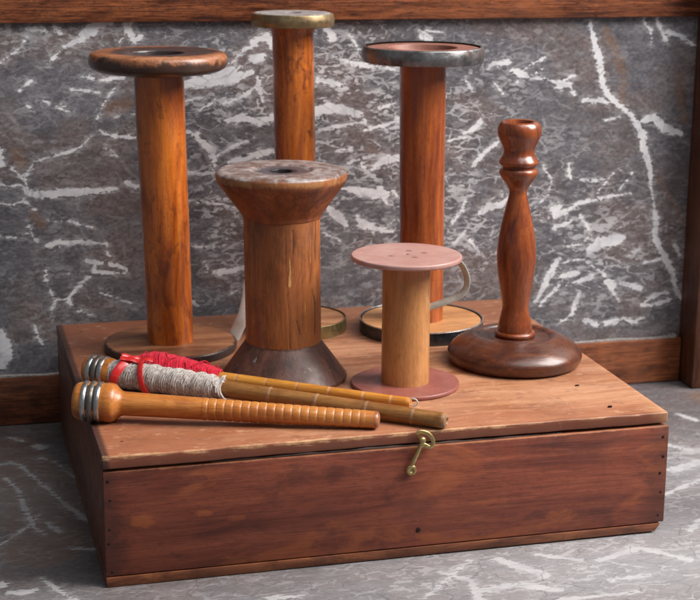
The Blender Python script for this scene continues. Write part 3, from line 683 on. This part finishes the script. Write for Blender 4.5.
# ------------------------------------------------------------------ the box
W, D = .450, .379
HK = .0905
crate = empty('wooden_box', (0, 0, 0), 'large flat reddish-brown wooden box with lid and brass hook, under all the spools', 'box')
def board(name, lo, hi, mat, bev=.0008, parent=crate, noise_amp=0):
    b = bmesh.new(); box(b, lo, hi, bev); return obj(name, b, mat, parent)
T = .011
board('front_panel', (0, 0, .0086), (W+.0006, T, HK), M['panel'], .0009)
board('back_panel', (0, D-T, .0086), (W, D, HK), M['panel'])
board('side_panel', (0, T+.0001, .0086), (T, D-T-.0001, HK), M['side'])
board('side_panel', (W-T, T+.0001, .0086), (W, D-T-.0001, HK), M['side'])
def warped(b, lo, hi, nx, f):
    """board along x whose top and bottom follow f(x)"""
    return b
# base board, its right end chipped off underneath
b = bmesh.new(); box(b, (.0003, -.0006, .0002), (W-.0028, D, .0079), .0007)
for v in b.verts:
    if v.co.x > W-.006 and v.co.z < .003: v.co.x -= .004; v.co.z += .0012
obj('base_board', b, M['baseb'], crate)
# lid: two boards with an open seam
LB = .0927
lid = None
b = bmesh.new()
SEAM = .2090
for (y0, y1) in ((-.0012, SEAM-.0009), (SEAM+.0009, D+.001)):
    m = bmesh.new(); bmesh.ops.create_grid(m, x_segments=60, y_segments=20, size=.5)
    bmesh.ops.delete(m, geom=[], context='VERTS')
    m.free()
    box(b, (-.0005, y0, LB), (W+.0002, y1, H), .0011, 3)
# wear rounds off the front right corner
for v in b.verts:
    dx = v.co.x-(W-.012); 
    if dx > 0 and v.co.y < .012:
        v.co.z -= .0016*(dx/.012)**2*(1 if v.co.z > .098 else -.1)
        v.co.y += .0035*(dx/.012)**2*(1-max(0, v.co.y)/.012)
def subdivide_x(b, n=70, x0=0, x1=W):
    for i in range(1, n):
        x = x0+(x1-x0)*i/n
        bmesh.ops.bisect_plane(b, geom=b.verts[:]+b.edges[:]+b.faces[:], plane_co=(x, 0, 0), plane_no=(1, 0, 0))
subdivide_x(b)
for v in b.verts:      # old board: slightly cupped, its edges worn uneven
    x = v.co.x
    v.co.z += .0007*math.sin(math.pi*min(1, max(0, x/W)))**2 + .00012*math.sin(x*70)+.00008*math.sin(x*190+2)
    if v.co.y < .01:
        v.co.y += .00022*math.sin(x*55+1)+.00016*math.sin(x*160)+.00012*math.sin(x*420+v.co.z*900)
        if v.co.z > H-.0009: v.co.z -= .0002*max(0, math.sin(x*88+1.5))+.00035*max(0, math.sin(x*31)-.6)
lid = obj('lid', b, M['lid'], crate)
b = bmesh.new(); box(b, (.08, .0034, HK+.0001), (.36, .0050, HK+.0014))  # thin pale strip in the gap under the lid
for i in range(1, 60):
    bmesh.ops.bisect_plane(b, geom=b.verts[:]+b.edges[:]+b.faces[:], plane_co=(.08+.28*i/60, 0, 0), plane_no=(1, 0, 0))
for v in b.verts:
    if v.co.z > HK+.0006:
        t = (v.co.x-.08)/.28; v.co.z = HK+.0001+.0013*max(.05, math.sin(math.pi*t)*(.7+.3*math.sin(t*31)+.2*math.sin(t*77)))
obj('pale_strip', b, M['ivory'], crate)
def nailhead(x, y, z, r, ax):
    b = bmesh.new(); lathe(rounded([(-.001, r*.9), (.00012, r), (.00028, r*.6)], .0001), 14, b, wob=r*.06, seed=int(x*9999))
    o = obj('nail', b, M['nail'], crate, (x, y, z))
    if ax == 'z': o.scale = (1.7, .8, 1)
    if ax == 'y': o.rotation_euler = (math.radians(90), 0, 0)
    return o
for z in (.083, .070, .0475, .034, .0135): nailhead(.0042+rnd.uniform(-.0015, .001), 0, z+rnd.uniform(-.002, .002), rnd.uniform(.0009, .0014), 'y')
for z in (.083, .066, .051, .036, .0155): nailhead(W-.0052+rnd.uniform(-.0015, .002), 0, z+rnd.uniform(-.002, .002), rnd.uniform(.0008, .0013), 'y')
nailhead(.2416, 0, .0221, .0021, 'y')
for (x, y) in ((.4058, .0832), (.4091, .0235), (.395, .355), (.02, .35), (.018, .03), (.255, .02)): nailhead(x, y, H, .0012 if x > .4 else .0008, 'z')
# brass hook: eye screwed to the front, hook caught on a knob in the lid's edge
latch_b = bmesh.new()
hp = spline([(x, -.0030, z) for x, z in HOOK], 6)
tube(latch_b, hp, .00165, 10, flat=.6, up=(0, 1, 0))
cx, cz = .2343, .0728
ringp = [(cx+.0027*math.cos(a), -.0026, cz+.0027*math.sin(a)) for a in [2*math.pi*i/28 for i in range(28)]]
tube(latch_b, ringp, .0017, 10, closed=True, up=(0, 1, 0))
latch = obj('hook_latch', latch_b, M['brass'], crate)
b = lathe(rounded([(0, .0022), (.0016, .0026), (.0030, .0019), (.0034, .0006)], .0006), 24)
o = obj('screw', b, M['brass'], latch, (cx, -.0002, cz)); o.rotation_euler = (math.radians(90), 0, 0)
b = lathe(smooth_prof([(0, .0016), (.0030, .0013), (.0042, .0024), (.0060, .0029), (.0078, .0024), (.0086, .0008)], 5), 24)
o = obj('knob', b, M['brass'], latch, (.2402, -.0012, .0980)); o.rotation_euler = (math.radians(90), 0, math.radians(10))

# ------------------------------------------------------------------ spools
def flange(name, parent, mat, z0, z1, r, hole=0, rad=.0015, wob=.0002, seed=1, depth=.004, inner=0, seg=120):
    """disc from z0 to z1, optional hole sunk in its top"""
    prof = [(z0, inner or .002), (z0, r*.5), (z0, r), (z1, r)]
    rr = [0, 0, rad, rad]
    if hole:
        prof += [(z1, r*.75), (z1, hole), (z1-depth, hole*.96), (z1-depth, .0005)]; rr += [0, .0005, 0, 0]
    else: prof += [(z1, r*.5), (z1, .0005)]; rr += [0, 0]
    return obj(name, lathe(rounded(prof, rr, 6), seg, wob=wob, seed=seed), mat, parent)
def barrel(parent, mat, z0, z1, r0, r1, waist=0, wob=.00012, seed=2, n=24):
    prof = []
    for i in range(n+1):
        t = i/n; prof.append((z0+(z1-z0)*t, r0+(r1-r0)*t-waist*math.sin(math.pi*t)))
    return obj('barrel', lathe(prof, 96, wob=wob, seed=seed), mat, parent)
def band(parent, mat, z0, z1, r, t=.0012, name='rim_band', rad=.0007, seed=3, wob=.0002, bulge=.0003):
    """metal band round a flange, a closed ring section"""
    prof = rounded([(z0, r-t), (z0, r), ((z0+z1)/2, r+bulge), (z1, r), (z1, r-t)], rad, 5)
    b = lathe(prof, 120, wob=wob, seed=seed, cap0=False, cap1=False)
    return obj(name, b, mat, parent)

# A: tall spool, worn black top
A = empty('thread_spool', (.0924, .2720, H), 'tall amber wooden spool with worn black-painted thick rounded top, leftmost on the box', 'spool', 'old wooden textile spools')
flange('flange', A, M['flange_black_rim'], .0002, .0085, .0590, rad=.0028, seed=4)
pr = rounded([(.2465, .006), (.2465, .034), (.2495, .053), (.2530, .0590), (.2590, .0602), (.2645, .0585), (.2662, .052), (.2655, .036), (.2650, .0225), (.2540, .0222), (.2540, .0005)],
             [0, .002, .003, .004, .005, .004, .004, .002, .002, .0, 0], 5)
top = obj('flange', lathe(pr, 128, wob=.00045, seed=8), M['flange_worn'], A)
obj('spindle_hole', lathe([(.2541, .0100), (.2544, .0105), (.2546, .0005)], 32), M['dark_hole'], top)
barrel(A, M['amber'], .0084, .2466, .0205, .0216, .0002)

# B: tallest, brass rims
B = empty('thread_spool', (.2194, .3127, H), 'tallest slim amber spool with tarnished brass rims, standing behind the waisted spool', 'spool', 'old wooden textile spools')
f = flange('flange', B, M['flange_tan'], .0003, .0118, .0440, rad=.001)
band(f, M['brass_old2'], .0001, .0128, .0452)
f = flange('flange', B, M['grey_disc'], .2835, .2950, .0352, hole=.0085, rad=.002, depth=.006)
band(f, M['brass_old'], .2830, .2945, .0369, rad=.0022, t=.002, bulge=.0012)
pr = [(.0117, .0192)]+[(.0117+.262*i/20, .0192-.0006*i/20) for i in range(1, 21)]+[(.2780, .0195), (.2836, .0225)]
obj('barrel', lathe(pr, 96, wob=.0001), M['amber2'], B)

# C: tall, steel rims
Cc = empty('thread_spool', (.3309, .2805, H), 'tall reddish-brown spool with dull steel rims, standing behind the pink-topped spool', 'spool', 'old wooden textile spools')
f = flange('flange', Cc, M['flange_orange'], .0004, .0122, .0562, rad=.001, seed=5)
band(f, M['steel_dark'], .0001, .0126, .0578, t=.0014)
tr = [(.0577*math.cos(2*math.pi*i/120), .0577*math.sin(2*math.pi*i/120), .0127) for i in range(120)]
bm_ = bmesh.new(); tube(bm_, tr, .0007, 8, closed=True, up=(0, 0, 1)); obj('rim_edge', bm_, M['steel_edge'], f)
pr = rounded([(.2530, .004), (.2530, .0530), (.2640, .0530), (.2648, .0500), (.2650, .0310), (.2595, .0300), (.2592, .0235), (.2600, .0225), (.2590, .0130), (.2540, .0125), (.2540, .0005)], .0006, 3)
f = obj('flange', lathe(pr, 120, wob=.0001), M['pink_brown'], Cc)
band(f, M['steel_old'], .2522, .2662, .0545, t=.0026, rad=.0030, wob=.0003, bulge=.0016)
obj('spindle_hole', lathe([(.2541, .0120), (.2544, .0124), (.2546, .0005)], 32), M['dark_hole'], f)
barrel(Cc, M['cherry'], .0121, .2531, .0203, .0213, .0001, seed=9)

# D: big waisted spool
Dd = empty('waisted_spool', (.1716, .1620, H), 'squat thick waisted spool with cone-shaped ends and worn grey top, between the taller spools', 'spool', 'old wooden textile spools')
obj('flange', lathe(rounded([(.0002, .004), (.0002, .0520), (.0030, .0535), (.0320, .0325), (.0336, .0318), (.0336, .004)], [0, .001, .0015, .002, .0006, 0], 5), 120, wob=.0003, seed=3), M['cone_base'], Dd)
pr = rounded([(.1385, .004), (.1385, .0325), (.1420, .0335), (.1685, .0530), (.1725, .0544), (.1768, .0542), (.1786, .0505), (.1786, .0270), (.1772, .0240), (.1770, .0092), (.1680, .0088), (.1700, .0005)],
             [0, .001, .003, .003, .0015, .002, .002, .002, .001, .0008, 0, 0], 5)
f = obj('flange', lathe(pr, 128, wob=.0004, seed=6), M['cone_top'], Dd)
obj('spindle_hole', lathe([(.1681, .0084), (.1684, .0086), (.1686, .0005)], 32), M['dark_hole'], f)
# barrel with its cracks and a chip, traced on the unrolled surface
NS, NZ = 220, 110; R0 = .0317
co = []; uu = []; zz = []
for j in range(NZ+1):
    z = .0334+(.1386-.0334)*j/NZ
    for i in range(NS):
        a = 2*math.pi*i/NS; r = R0+.00012*math.sin(3*a+1)+.0001*math.sin(9*a+z*60)
        co.append((r*math.cos(a), r*math.sin(a), z))
        da = (a+math.pi/2+math.radians(15)*0) % (2*math.pi)
        if da > math.pi: da -= 2*math.pi
        uu.append(da*R0); zz.append(z)      # arc length from the front (-y)
U_, Z_ = np.array(uu), np.array(zz)
# x in mm right of the barrel's front centre as seen from the camera (camera looks from -15 degrees)
def fa(xmm):   # apparent x -> arc position
    return (math.asin(max(-.99, min(.99, xmm/31.7)))-math.radians(15))*R0
def zc(y): return .0334+(346-y)/(346-222)*(.1386-.0334)
def stk(pts): return [(fa((x-285)*.838), zc(y), w) for x, y, w in pts]
cracks = [stk([(289, 226, .25), (290, 270, .35), (292, 310, .5), (293, 346, .5)]), stk([(297, 228, .8), (298, 240, 1.3), (297, 252, .4)]),
          stk([(319, 224, 1.2), (318, 250, 1.0), (319, 268, .4)]), stk([(315, 290, .6), (318, 305, 1.6), (317, 335, .8)]), stk([(305, 262, .3), (306, 346, .3)]),
          stk([(262, 290, .3), (270, 291, .5)]), stk([(300, 318, .8), (303, 332, 1.0)])]
chips = [stk([(294, 254, .4), (294, 268, .9), (293, 282, 1.3)]), stk([(308, 300, .3), (309, 330, .5)]), stk([(314, 235, .4), (314, 262, .4)])]
CR = field(U_, Z_, cracks); CH = field(U_, Z_, chips)
co = [(x*(1-.012*max(0, min(1, c+.5))), y*(1-.012*max(0, min(1, c+.5))), z) for (x, y, z), c in zip(co, CR)]
faces = [(j*NS+i, j*NS+(i+1) % NS, (j+1)*NS+(i+1) % NS, (j+1)*NS+i) for j in range(NZ) for i in range(NS)]
me = bpy.data.meshes.new('barrel'); me.from_pydata(co, [], faces)
for nm, F in (('crack', CR), ('chip', CH)):
    a = me.attributes.new(nm, 'FLOAT', 'POINT'); a.data.foreach_set('value', F.astype(np.float32))
obj('barrel', me, M['barrel_old'], Dd)

# E: pink-topped spool with a strap handle
E_ = empty('thread_spool', (.2654, .1172, H), 'short honey-coloured spool with faded pink top disc, brick-red base and bent metal handle', 'spool', 'old wooden textile spools')
flange('flange', E_, M['rust'], .0002, .0038, .0456, rad=.0016, seed=2)
f = flange('flange', E_, M['pink'], .1078, .1122, .0455, hole=.0020, rad=.0018, depth=.003, seed=7)
barrel(E_, M['maple'], .0037, .1079, .0201, .0197, 0)
hp = spline([(.0395-.0, -.0107, .1074), (.0425, -.0114, .1050), (.0462, -.0122, .0995), (.0485, -.0130, .0915), (.0474, -.0128, .0830), (.0410, -.0110, .0762), (.0307, -.0083, .0718), (.0185, -.0048, .0672)], 6)
b = bmesh.new(); tube(b, hp, [.0031]*len(hp), 12, flat=.45, up=(0.75, .55, .3)); obj('handle', b, M['pewter'], E_)

# F: candlestick
F_ = empty('candlestick', (.3799, .1633, H), 'turned dark glossy mahogany candlestick with round domed base, rightmost on the box', 'candlestick')
pr = smooth_prof([(.0003, .0520), (.0014, .0560), (.0045, .0583), (.0090, .0590), (.0128, .0574), (.0168, .0532), (.0205, .0472), (.0230, .0420)], 6)
pr += smooth_prof([(.0242, .0398), (.0253, .0366), (.0248, .0330), (.0230, .0305), (.0224, .0275), (.0222, .0235), (.0234, .0200), (.0236, .0100)], 5)
pr = [(.0003, .004)]+pr+[(.0236, .0005)]
obj('base', lathe(pr, 128, wob=.00035, seed=5), M['mahogany_base'], F_)
pr = [(.0188, .0160)]+smooth_prof([(.0190, .0165), (.0212, .0178), (.0232, .0170), (.0240, .0152)], 5)+smooth_prof([(.0262, .0152), (.0310, .0145), (.0390, .0126), (.0455, .0117), (.0560, .0128), (.0750, .0158), (.0905, .0171), (.1060, .0162), (.1235, .0131), (.1400, .0092), (.1470, .0076)], 6)
pr += smooth_prof([(.1500, .0078), (.1545, .0102), (.1600, .0142), (.1650, .0168), (.1680, .0163), (.1694, .0150)], 5)
pr += [(.1700, .0140), (.1712, .0140)]
pr += smooth_prof([(.1720, .0158), (.1745, .0172), (.1775, .0160), (.1815, .0138), (.1860, .0136), (.1920, .0160), (.1985, .0187), (.2040, .0189), (.2085, .0170), (.2100, .0150)], 5)
pr += [(.2096, .0122), (.2060, .0112), (.1900, .0100), (.1900, .0005)]
pr = [(z+.0044-.0022*(z-.02)/.19, r) for z, r in pr]
obj('stem', lathe(pr, 96, wob=.00012, seed=5), M['mahogany'], F_)

# bent white strip behind the waisted spool
b = bmesh.new()
sp = spline([(.1522, .2880, H+.0012), (.1565, .2860, .1145), (.1606, .2835, .1262), (.1632, .2835, .1420), (.1655, .2850, .1560), (.1700, .2890, .1720), (.1800, .2960, .1860), (.1990, .3060, .1950)], 6)
n0 = len(sp); rad = [.0058 if i < 9 else (.0058-.0024*min(1, (i-9)/10)) for i in range(n0)]
tube(b, sp, rad, 14, flat=.28, up=(-.25, -.95, .1))
strip = obj('plastic_strip', b, M['ivory'])
tag(strip, 'bent white plastic strip leaning upright between the leftmost spool and the waisted spool', 'strip')

# the old spools stand a little out of true: each leans slightly to the left over its flat base
def lean(root, k):
    dx, dy = .966*k, -.26*k
    def go(o):
        for c in [x for x in bpy.data.objects if x.parent == o]:
            if c.type == 'MESH':
                for v in c.data.vertices:
                    z = max(0, v.co.z-.004); v.co.x -= dx*z; v.co.y -= dy*z
            go(c)
    go(root)
lean(A, .024); lean(B, .017); lean(Cc, .012); lean(Dd, .010); lean(E_, .006); lean(F_, .011)

# ------------------------------------------------------------------ bobbins
def place(o, p0, p1):
    d = (Vector(p1)-Vector(p0)).normalized()
    y = Vector((0, 0, 1)).cross(d).normalized(); z = d.cross(y)
    m = Matrix((d, y, z)).transposed().to_4x4(); m.translation = Vector(p0)
    o.matrix_world = m
G = empty('weaving_bobbin', (0, 0, 0), 'orange bare wooden bobbin with closely ringed shaft, frontmost of the three lying bobbins', 'bobbin', 'weaving bobbins lying on the box')
place(G, (-.0096, .0889, .1188), (.2132, .0121, .1101))
pr = rounded([(-.0015, .004), (-.0012, .0118), (.0015, .0142), (.0062, .0150), (.0218, .0150), (.0255, .0155), (.0300, .0150), (.0330, .0120), (.0362, .0094), (.0420, .0092)],
             [0, .002, .002, .001, .001, .003, .003, .003, .004, 0], 4)
L = .2358
gro = [.1035+.0065*i for i in range(19)]
gro = [g for g in gro if g < .2230]
def rad_at(x): return .0092-.0026*(x-.042)/(L-.042)
x = .0425
while x < L-.0045:
    r = rad_at(x); d = min([abs(x-g) for g in gro])
    if gro[0]-.004 < x < gro[-1]+.004:
        ph = min(1, d/.0033); r += .0002*math.sin(ph*math.pi/2) - (.0003 if d < .0005 else 0)
    pr.append((x, r)); x += .0005
pr += [(L-.0040, .0068), (L-.0020, .0064), (L-.0008, .0052), (L, .0030), (L+.0001, .0005)]
def gm(x):
    if x > L-.0035: return 2
    return 1 if min([abs(x-g) for g in gro]) < .0006 else 0
obj('shaft', lathe(pr, 72, axis='X', wob=.00006, matfn=gm), [M['bobbin'], M['bobbin_pale'], M['bobbin_end']], G)
def metal_rings(par, x0, step, r, w=.0040):
    for k in range(3):
        xa = x0+k*step
        b = lathe(rounded([(xa, r-.0012), (xa, r+.0004), (xa+w*.5, r+.0011), (xa+w, r+.0004), (xa+w, r-.0012)], .0009, 5), 72, axis='X', cap0=False, cap1=False)
        obj('metal_ring', b, M['ring'] if k != 1 else M['ring_worn'], par)
    b = lathe([(x0+.001, r-.0002), (x0+2*step+w-.001, r-.0002)], 60, axis='X', cap0=False, cap1=False)
    obj('ring_seat', b, M['ring_dark'], par)
metal_rings(G, .0060, .0054, .0152)

def wind(rprof, x0, x1, pitch, rs, tilt, passes, seed, jit=.15, segs=22, tubeseg=6):
    """yarn wound in helices over the profile rprof(x)"""
    rr = random.Random(seed); bm = bmesh.new()
    for p in range(passes):
        pts = []; turns = (x1-x0)/pitch; N = int(turns*segs)
        ph = rr.uniform(0, 6.28); off = 0; ro = 0
        for i in range(N+1):
            t = i/N; 
            if i % 5 == 0: off += rr.uniform(-1, 1)*pitch*jit; off *= .85; ro = .7*ro+.3*rr.uniform(-1, 1)*rs*.9
            a = ph + turns*t*2*math.pi
            x = (x0+(x1-x0)*t) if p % 2 == 0 else (x1-(x1-x0)*t)
            x += off + tilt*math.cos(a+p*2.1)
            x = max(x0-.0005, min(x1+.0005, x))
            r = rprof(x)+ro+rs*.55*p
            pts.append((x, r*math.cos(a), r*math.sin(a)))
        tube(bm, pts, rs, tubeseg, flat=.9)
    return bm
def fuzz(bm, rprof, x0, x1, n, ln, th, seed):
    rr = random.Random(seed)
    for _ in range(n):
        x = rr.uniform(x0, x1); a = rr.uniform(0, 6.28); r = rprof(x)+.0004
        p = Vector((x, r*math.cos(a), r*math.sin(a))); nrm = Vector((0, math.cos(a), math.sin(a)))
        d = (nrm*rr.uniform(.25, 1)+Vector((rr.uniform(-1, 1), rr.uniform(-1, 1), rr.uniform(-1, 1)))).normalized()
        l = ln*rr.uniform(.4, 1); bend = Vector((rr.uniform(-1, 1), rr.uniform(-1, 1), rr.uniform(-1, 1)))*.5
        tube(bm, [p, p+d*l*.5, p+d*l+bend*l*.5], [th, th*.8, th*.4], 3)

# H: grey wool
Hh = empty('weaving_bobbin', (0, 0, 0), 'long brown bobbin half wound with oatmeal grey wool, middle of the three lying bobbins', 'bobbin', 'weaving bobbins lying on the box')
place(Hh, (.0093, .1825, .1155), (.2635, .0008, .1090)); LH = .3125
pr = rounded([(-.002, .003), (-.0015, .0095), (.001, .0115), (.003, .0122), (.0200, .0122), (.0235, .0115), (.026, .0085)], .001, 4)
rings = [.165, .205, .247, .285]
x = .0265
while x < LH-.004:
    r = .0072-.0010*(x-.03)/LH
    d = min([abs(x-g) for g in rings]); r += .0004*max(0, 1-d/.0016)
    pr.append((x, r)); x += .0008
pr += [(LH-.003, .0061), (LH-.001, .0052), (LH, .0030), (LH-.0012, .0022), (LH-.002, .0005)]
def hm(x):
    if x < .027: return 2
    return 1 if min([abs(x-g) for g in rings]) < .0014 or x > LH-.0032 else 0
obj('shaft', lathe(pr, 64, axis='X', wob=.00008, matfn=hm), [M['bobbin_brown'], M['bobbin_ring_faint'], M['bobbin']], Hh)
metal_rings(Hh, .0035, .0054, .0124, .0042)
def rg(x):
    t = (x-.026)/(.123-.026)
    return .0100-.0008*t - .0022*max(0, (t-.8)/.2) + .0005*math.sin(x*240)+.0004*math.sin(x*611+1)
by = wind(rg, .0250, .1230, .0018, .00062, .0028, 4, 11, .38)
b2 = wind(lambda x: rg(x)+.0008, .030, .118, .0042, .00062, -.0055, 2, 23, .4)
t_ = bpy.data.meshes.new('t'); b2.to_mesh(t_); b2.free(); by.from_mesh(t_)
fuzz(by, rg, .026, .122, 2200, .0038, .00006, 3)
# loose loops at the end of the winding
rr = random.Random(5)
for k in range(4):
    xa = .116+.003*k; a0 = .3+k*.5
    pts = [(xa, rg(xa)*math.cos(a0), rg(xa)*math.sin(a0))]
    for s in range(1, 9):
        a = a0+s*.3; r = .0090+.0016*math.sin(s*.8+k); pts.append((xa+.0035*math.sin(s*.5+k)+.0008*s, r*math.cos(a), r*math.sin(a)))
    tube(by, spline(pts, 4), .0008, 6)
obj('yarn', by, M['wool_grey'], Hh)
obj('yarn_core', lathe([(.0252, .0095), (.05, .0098), (.1, .0092), (.1225, .0074)], 40, axis='X'), M['wool_grey'], Hh)

# I: red wool
Ii = empty('weaving_bobbin', (0, 0, 0), 'golden bobbin wound with bright red wool, rearmost of the three lying bobbins', 'bobbin', 'weaving bobbins lying on the box')
place(Ii, (.0596, .1719, .1158), (.2500, .0500, .1090)); LI = .2255
pr = [(-.0230, .0005), (-.0230, .0028), (-.02, .0034), (0, .0048)]
bands = [.078, .104, .131, .158, .187, .210]
x = .001
while x < LI-.003:
    r = .0054-.0010*x/LI; d = min([abs(x-g) for g in bands]); r -= .0003*max(0, 1-d/.0012)
    pr.append((x, r)); x += .0008
pr += [(LI-.002, .0043), (LI, .0036), (LI, .0005)]
obj('shaft', lathe(pr, 56, axis='X', wob=.00006, matfn=lambda x: 1 if min([abs(x-g) for g in bands]) < .0010 else 0), [M['bobbin_gold'], M['bobbin_pale']], Ii)
def ri(x):
    t = (x+.019)/(.063+.019)
    P = [(0, .0040), (.12, .0098), (.26, .0136), (.36, .0140), (.6, .0118), (.85, .0088), (1, .0066)]
    for (a, ra), (b_, rb) in zip(P[:-1], P[1:]):
        if t <= b_: return ra+(rb-ra)*max(0, (t-a)/(b_-a))+.0002*math.sin(x*700)
    return .0058
by = wind(ri, -.019, .063, .00092, .00042, .0008, 3, 31, .35, 20, 5)
b2 = wind(lambda x: ri(x)+.0006, -.010, .058, .0026, .00040, .0035, 2, 37, .4)
b2.to_mesh(t_); b2.free(); by.from_mesh(t_)
fuzz(by, ri, -.018, .062, 2600, .0036, .00006, 9)
rr = random.Random(15)
for k in range(26):      # loose strands standing off the winding
    xa = rr.uniform(-.012, .055); a0 = rr.uniform(.6, 3.2); pts = []
    ln = rr.uniform(.5, 1.6); sk = rr.uniform(-.012, .012); hgt = rr.uniform(.0006, .0026)
    for q in range(7):
        t = q/6; x_ = max(-.0185, min(.062, xa+sk*t)); r2 = ri(x_)+.0004+hgt*math.sin(math.pi*t)
        pts.append((x_, r2*math.cos(a0+ln*t), r2*math.sin(a0+ln*t)))
    tube(by, spline(pts, 4), .00038, 5)
obj('yarn', by, M['wool_red'], Ii)
obj('yarn_core', lathe([(-.0188, .0026), (-.009, .0074), (.003, .0106), (.012, .0111), (.032, .0090), (.052, .0068), (.0625, .0052)], 40, axis='X'), M['wool_red'], Ii)
wl = spline([(LI-.003, 0, .0035), (LI+.001, .0004, .0038), (LI+.0040, .0012, .0030), (LI+.0058, .0008, .0006), (LI+.0045, 0, -.0012), (LI+.002, -.0004, -.0018), (LI-.001, 0, -.001)], 5)
b = bmesh.new(); tube(b, wl, .0006, 8); obj('wire_loop', b, M['pewter'], Ii)

# ribbon: red, looped over the grey wool
bpy.context.view_layer.update()
mh = Hh.matrix_world
def on_h(x, a, r=None): 
    r = r if r else rg(x)+.0032
    return mh @ Vector((x, r*math.cos(a), r*math.sin(a)))
b = bmesh.new()
def arc(x0, x1, a0, a1, w, dr=0, n=22):
    pts = []
    for i in range(n+1):
        t = i/n; x = x0+(x1-x0)*t+.0012*math.sin(t*5); a = a0+(a1-a0)*t
        pts.append(on_h(x, a, rg(x)+.0030+dr+.0006*math.sin(t*9)))
    return pts
r_ = math.radians
# local y points away from the camera here; angle 90 = top, 180 = towards the camera
tube(b, arc(.040, .031, r_(30), r_(215), .003), .0036, 12, flat=.22, up=(0, -.3, 1))
tube(b, arc(.042, .062, r_(25), r_(225), .003, .0008), .0028, 12, flat=.24, up=(0, -.3, 1))
tube(b, arc(.058, .034, r_(70), r_(105), .003, .0016), .0026, 10, flat=.4, up=(0, -.3, 1))
tube(b, arc(.044, .034, r_(45), r_(95), .003, .0022), .0022, 10, flat=.4, up=(0, -.3, 1))
rb = obj('red_ribbon', b, M['ribbon'])
# put the origin on the ribbon
cen = sum((v.co for v in rb.data.vertices), Vector())/len(rb.data.vertices)
rb.data.transform(Matrix.Translation(-cen)); rb.location = cen
tag(rb, 'glossy bright red ribbon looped round the grey wool near the bobbin heads', 'ribbon')

# ------------------------------------------------------------------ camera
cam = bpy.data.cameras.new('camera'); co_ = bpy.data.objects.new('camera', cam); COL.objects.link(co_)
Rv = Vector((.96580, -.25926, .00764)); Fv = Vector((.2533, .9363, -.2432)).normalized()
Rv = (Rv-Fv*Rv.dot(Fv)).normalized(); Uv = Rv.cross(Fv)
m = Matrix((Rv, Uv, -Fv)).transposed().to_4x4(); m.translation = Vector((-.11259, -1.10139, .49553))
co_.matrix_world = m
cam.sensor_width = 36; cam.lens = 81.889; cam.clip_start = .05; cam.clip_end = 50
cam.dof.use_dof = True; cam.dof.focus_distance = 1.22; cam.dof.aperture_fstop = 16
sc.camera = co_

# ------------------------------------------------------------------ light
w = bpy.data.worlds.new('World'); sc.world = w; w.use_nodes = True
bg = w.node_tree.nodes['Background']; bg.inputs[0].default_value = (.90, .94, 1.0, 1); bg.inputs[1].default_value = .19
def area(name, direction_az, elev, dist, sx_, sy_, power, col, target=(.25, .15, .12)):
    """az measured from -y (towards the viewer) to +x"""
    az, el = math.radians(direction_az), math.radians(elev)
    d = Vector((math.sin(az)*math.cos(el), -math.cos(az)*math.cos(el), math.sin(el)))
    l = bpy.data.lights.new(name, 'AREA'); l.shape = 'RECTANGLE'; l.size = sx_; l.size_y = sy_; l.energy = power; l.color = col
    o = bpy.data.objects.new(name, l); COL.objects.link(o); o.location = Vector(target)+d*dist
    o.rotation_euler = (-d).to_track_quat('-Z', 'Y').to_euler(); return o
area('window_light', 68, 44, 2.4, 1.4, 1.4, 122, (1.0, .97, .94))
area('room_light', 24, 62, 2.6, 1.6, 1.4, 26, (.93, .97, 1.0))

sc.render.engine = 'CYCLES'
sc.view_settings.view_transform = 'Standard'; sc.view_settings.look = 'None'
sc.view_settings.exposure = 0; sc.view_settings.gamma = 1
sc.cycles.use_denoising = True
sc.cycles.max_bounces = 6
sc.render.resolution_x = 1024; sc.render.resolution_y = 878
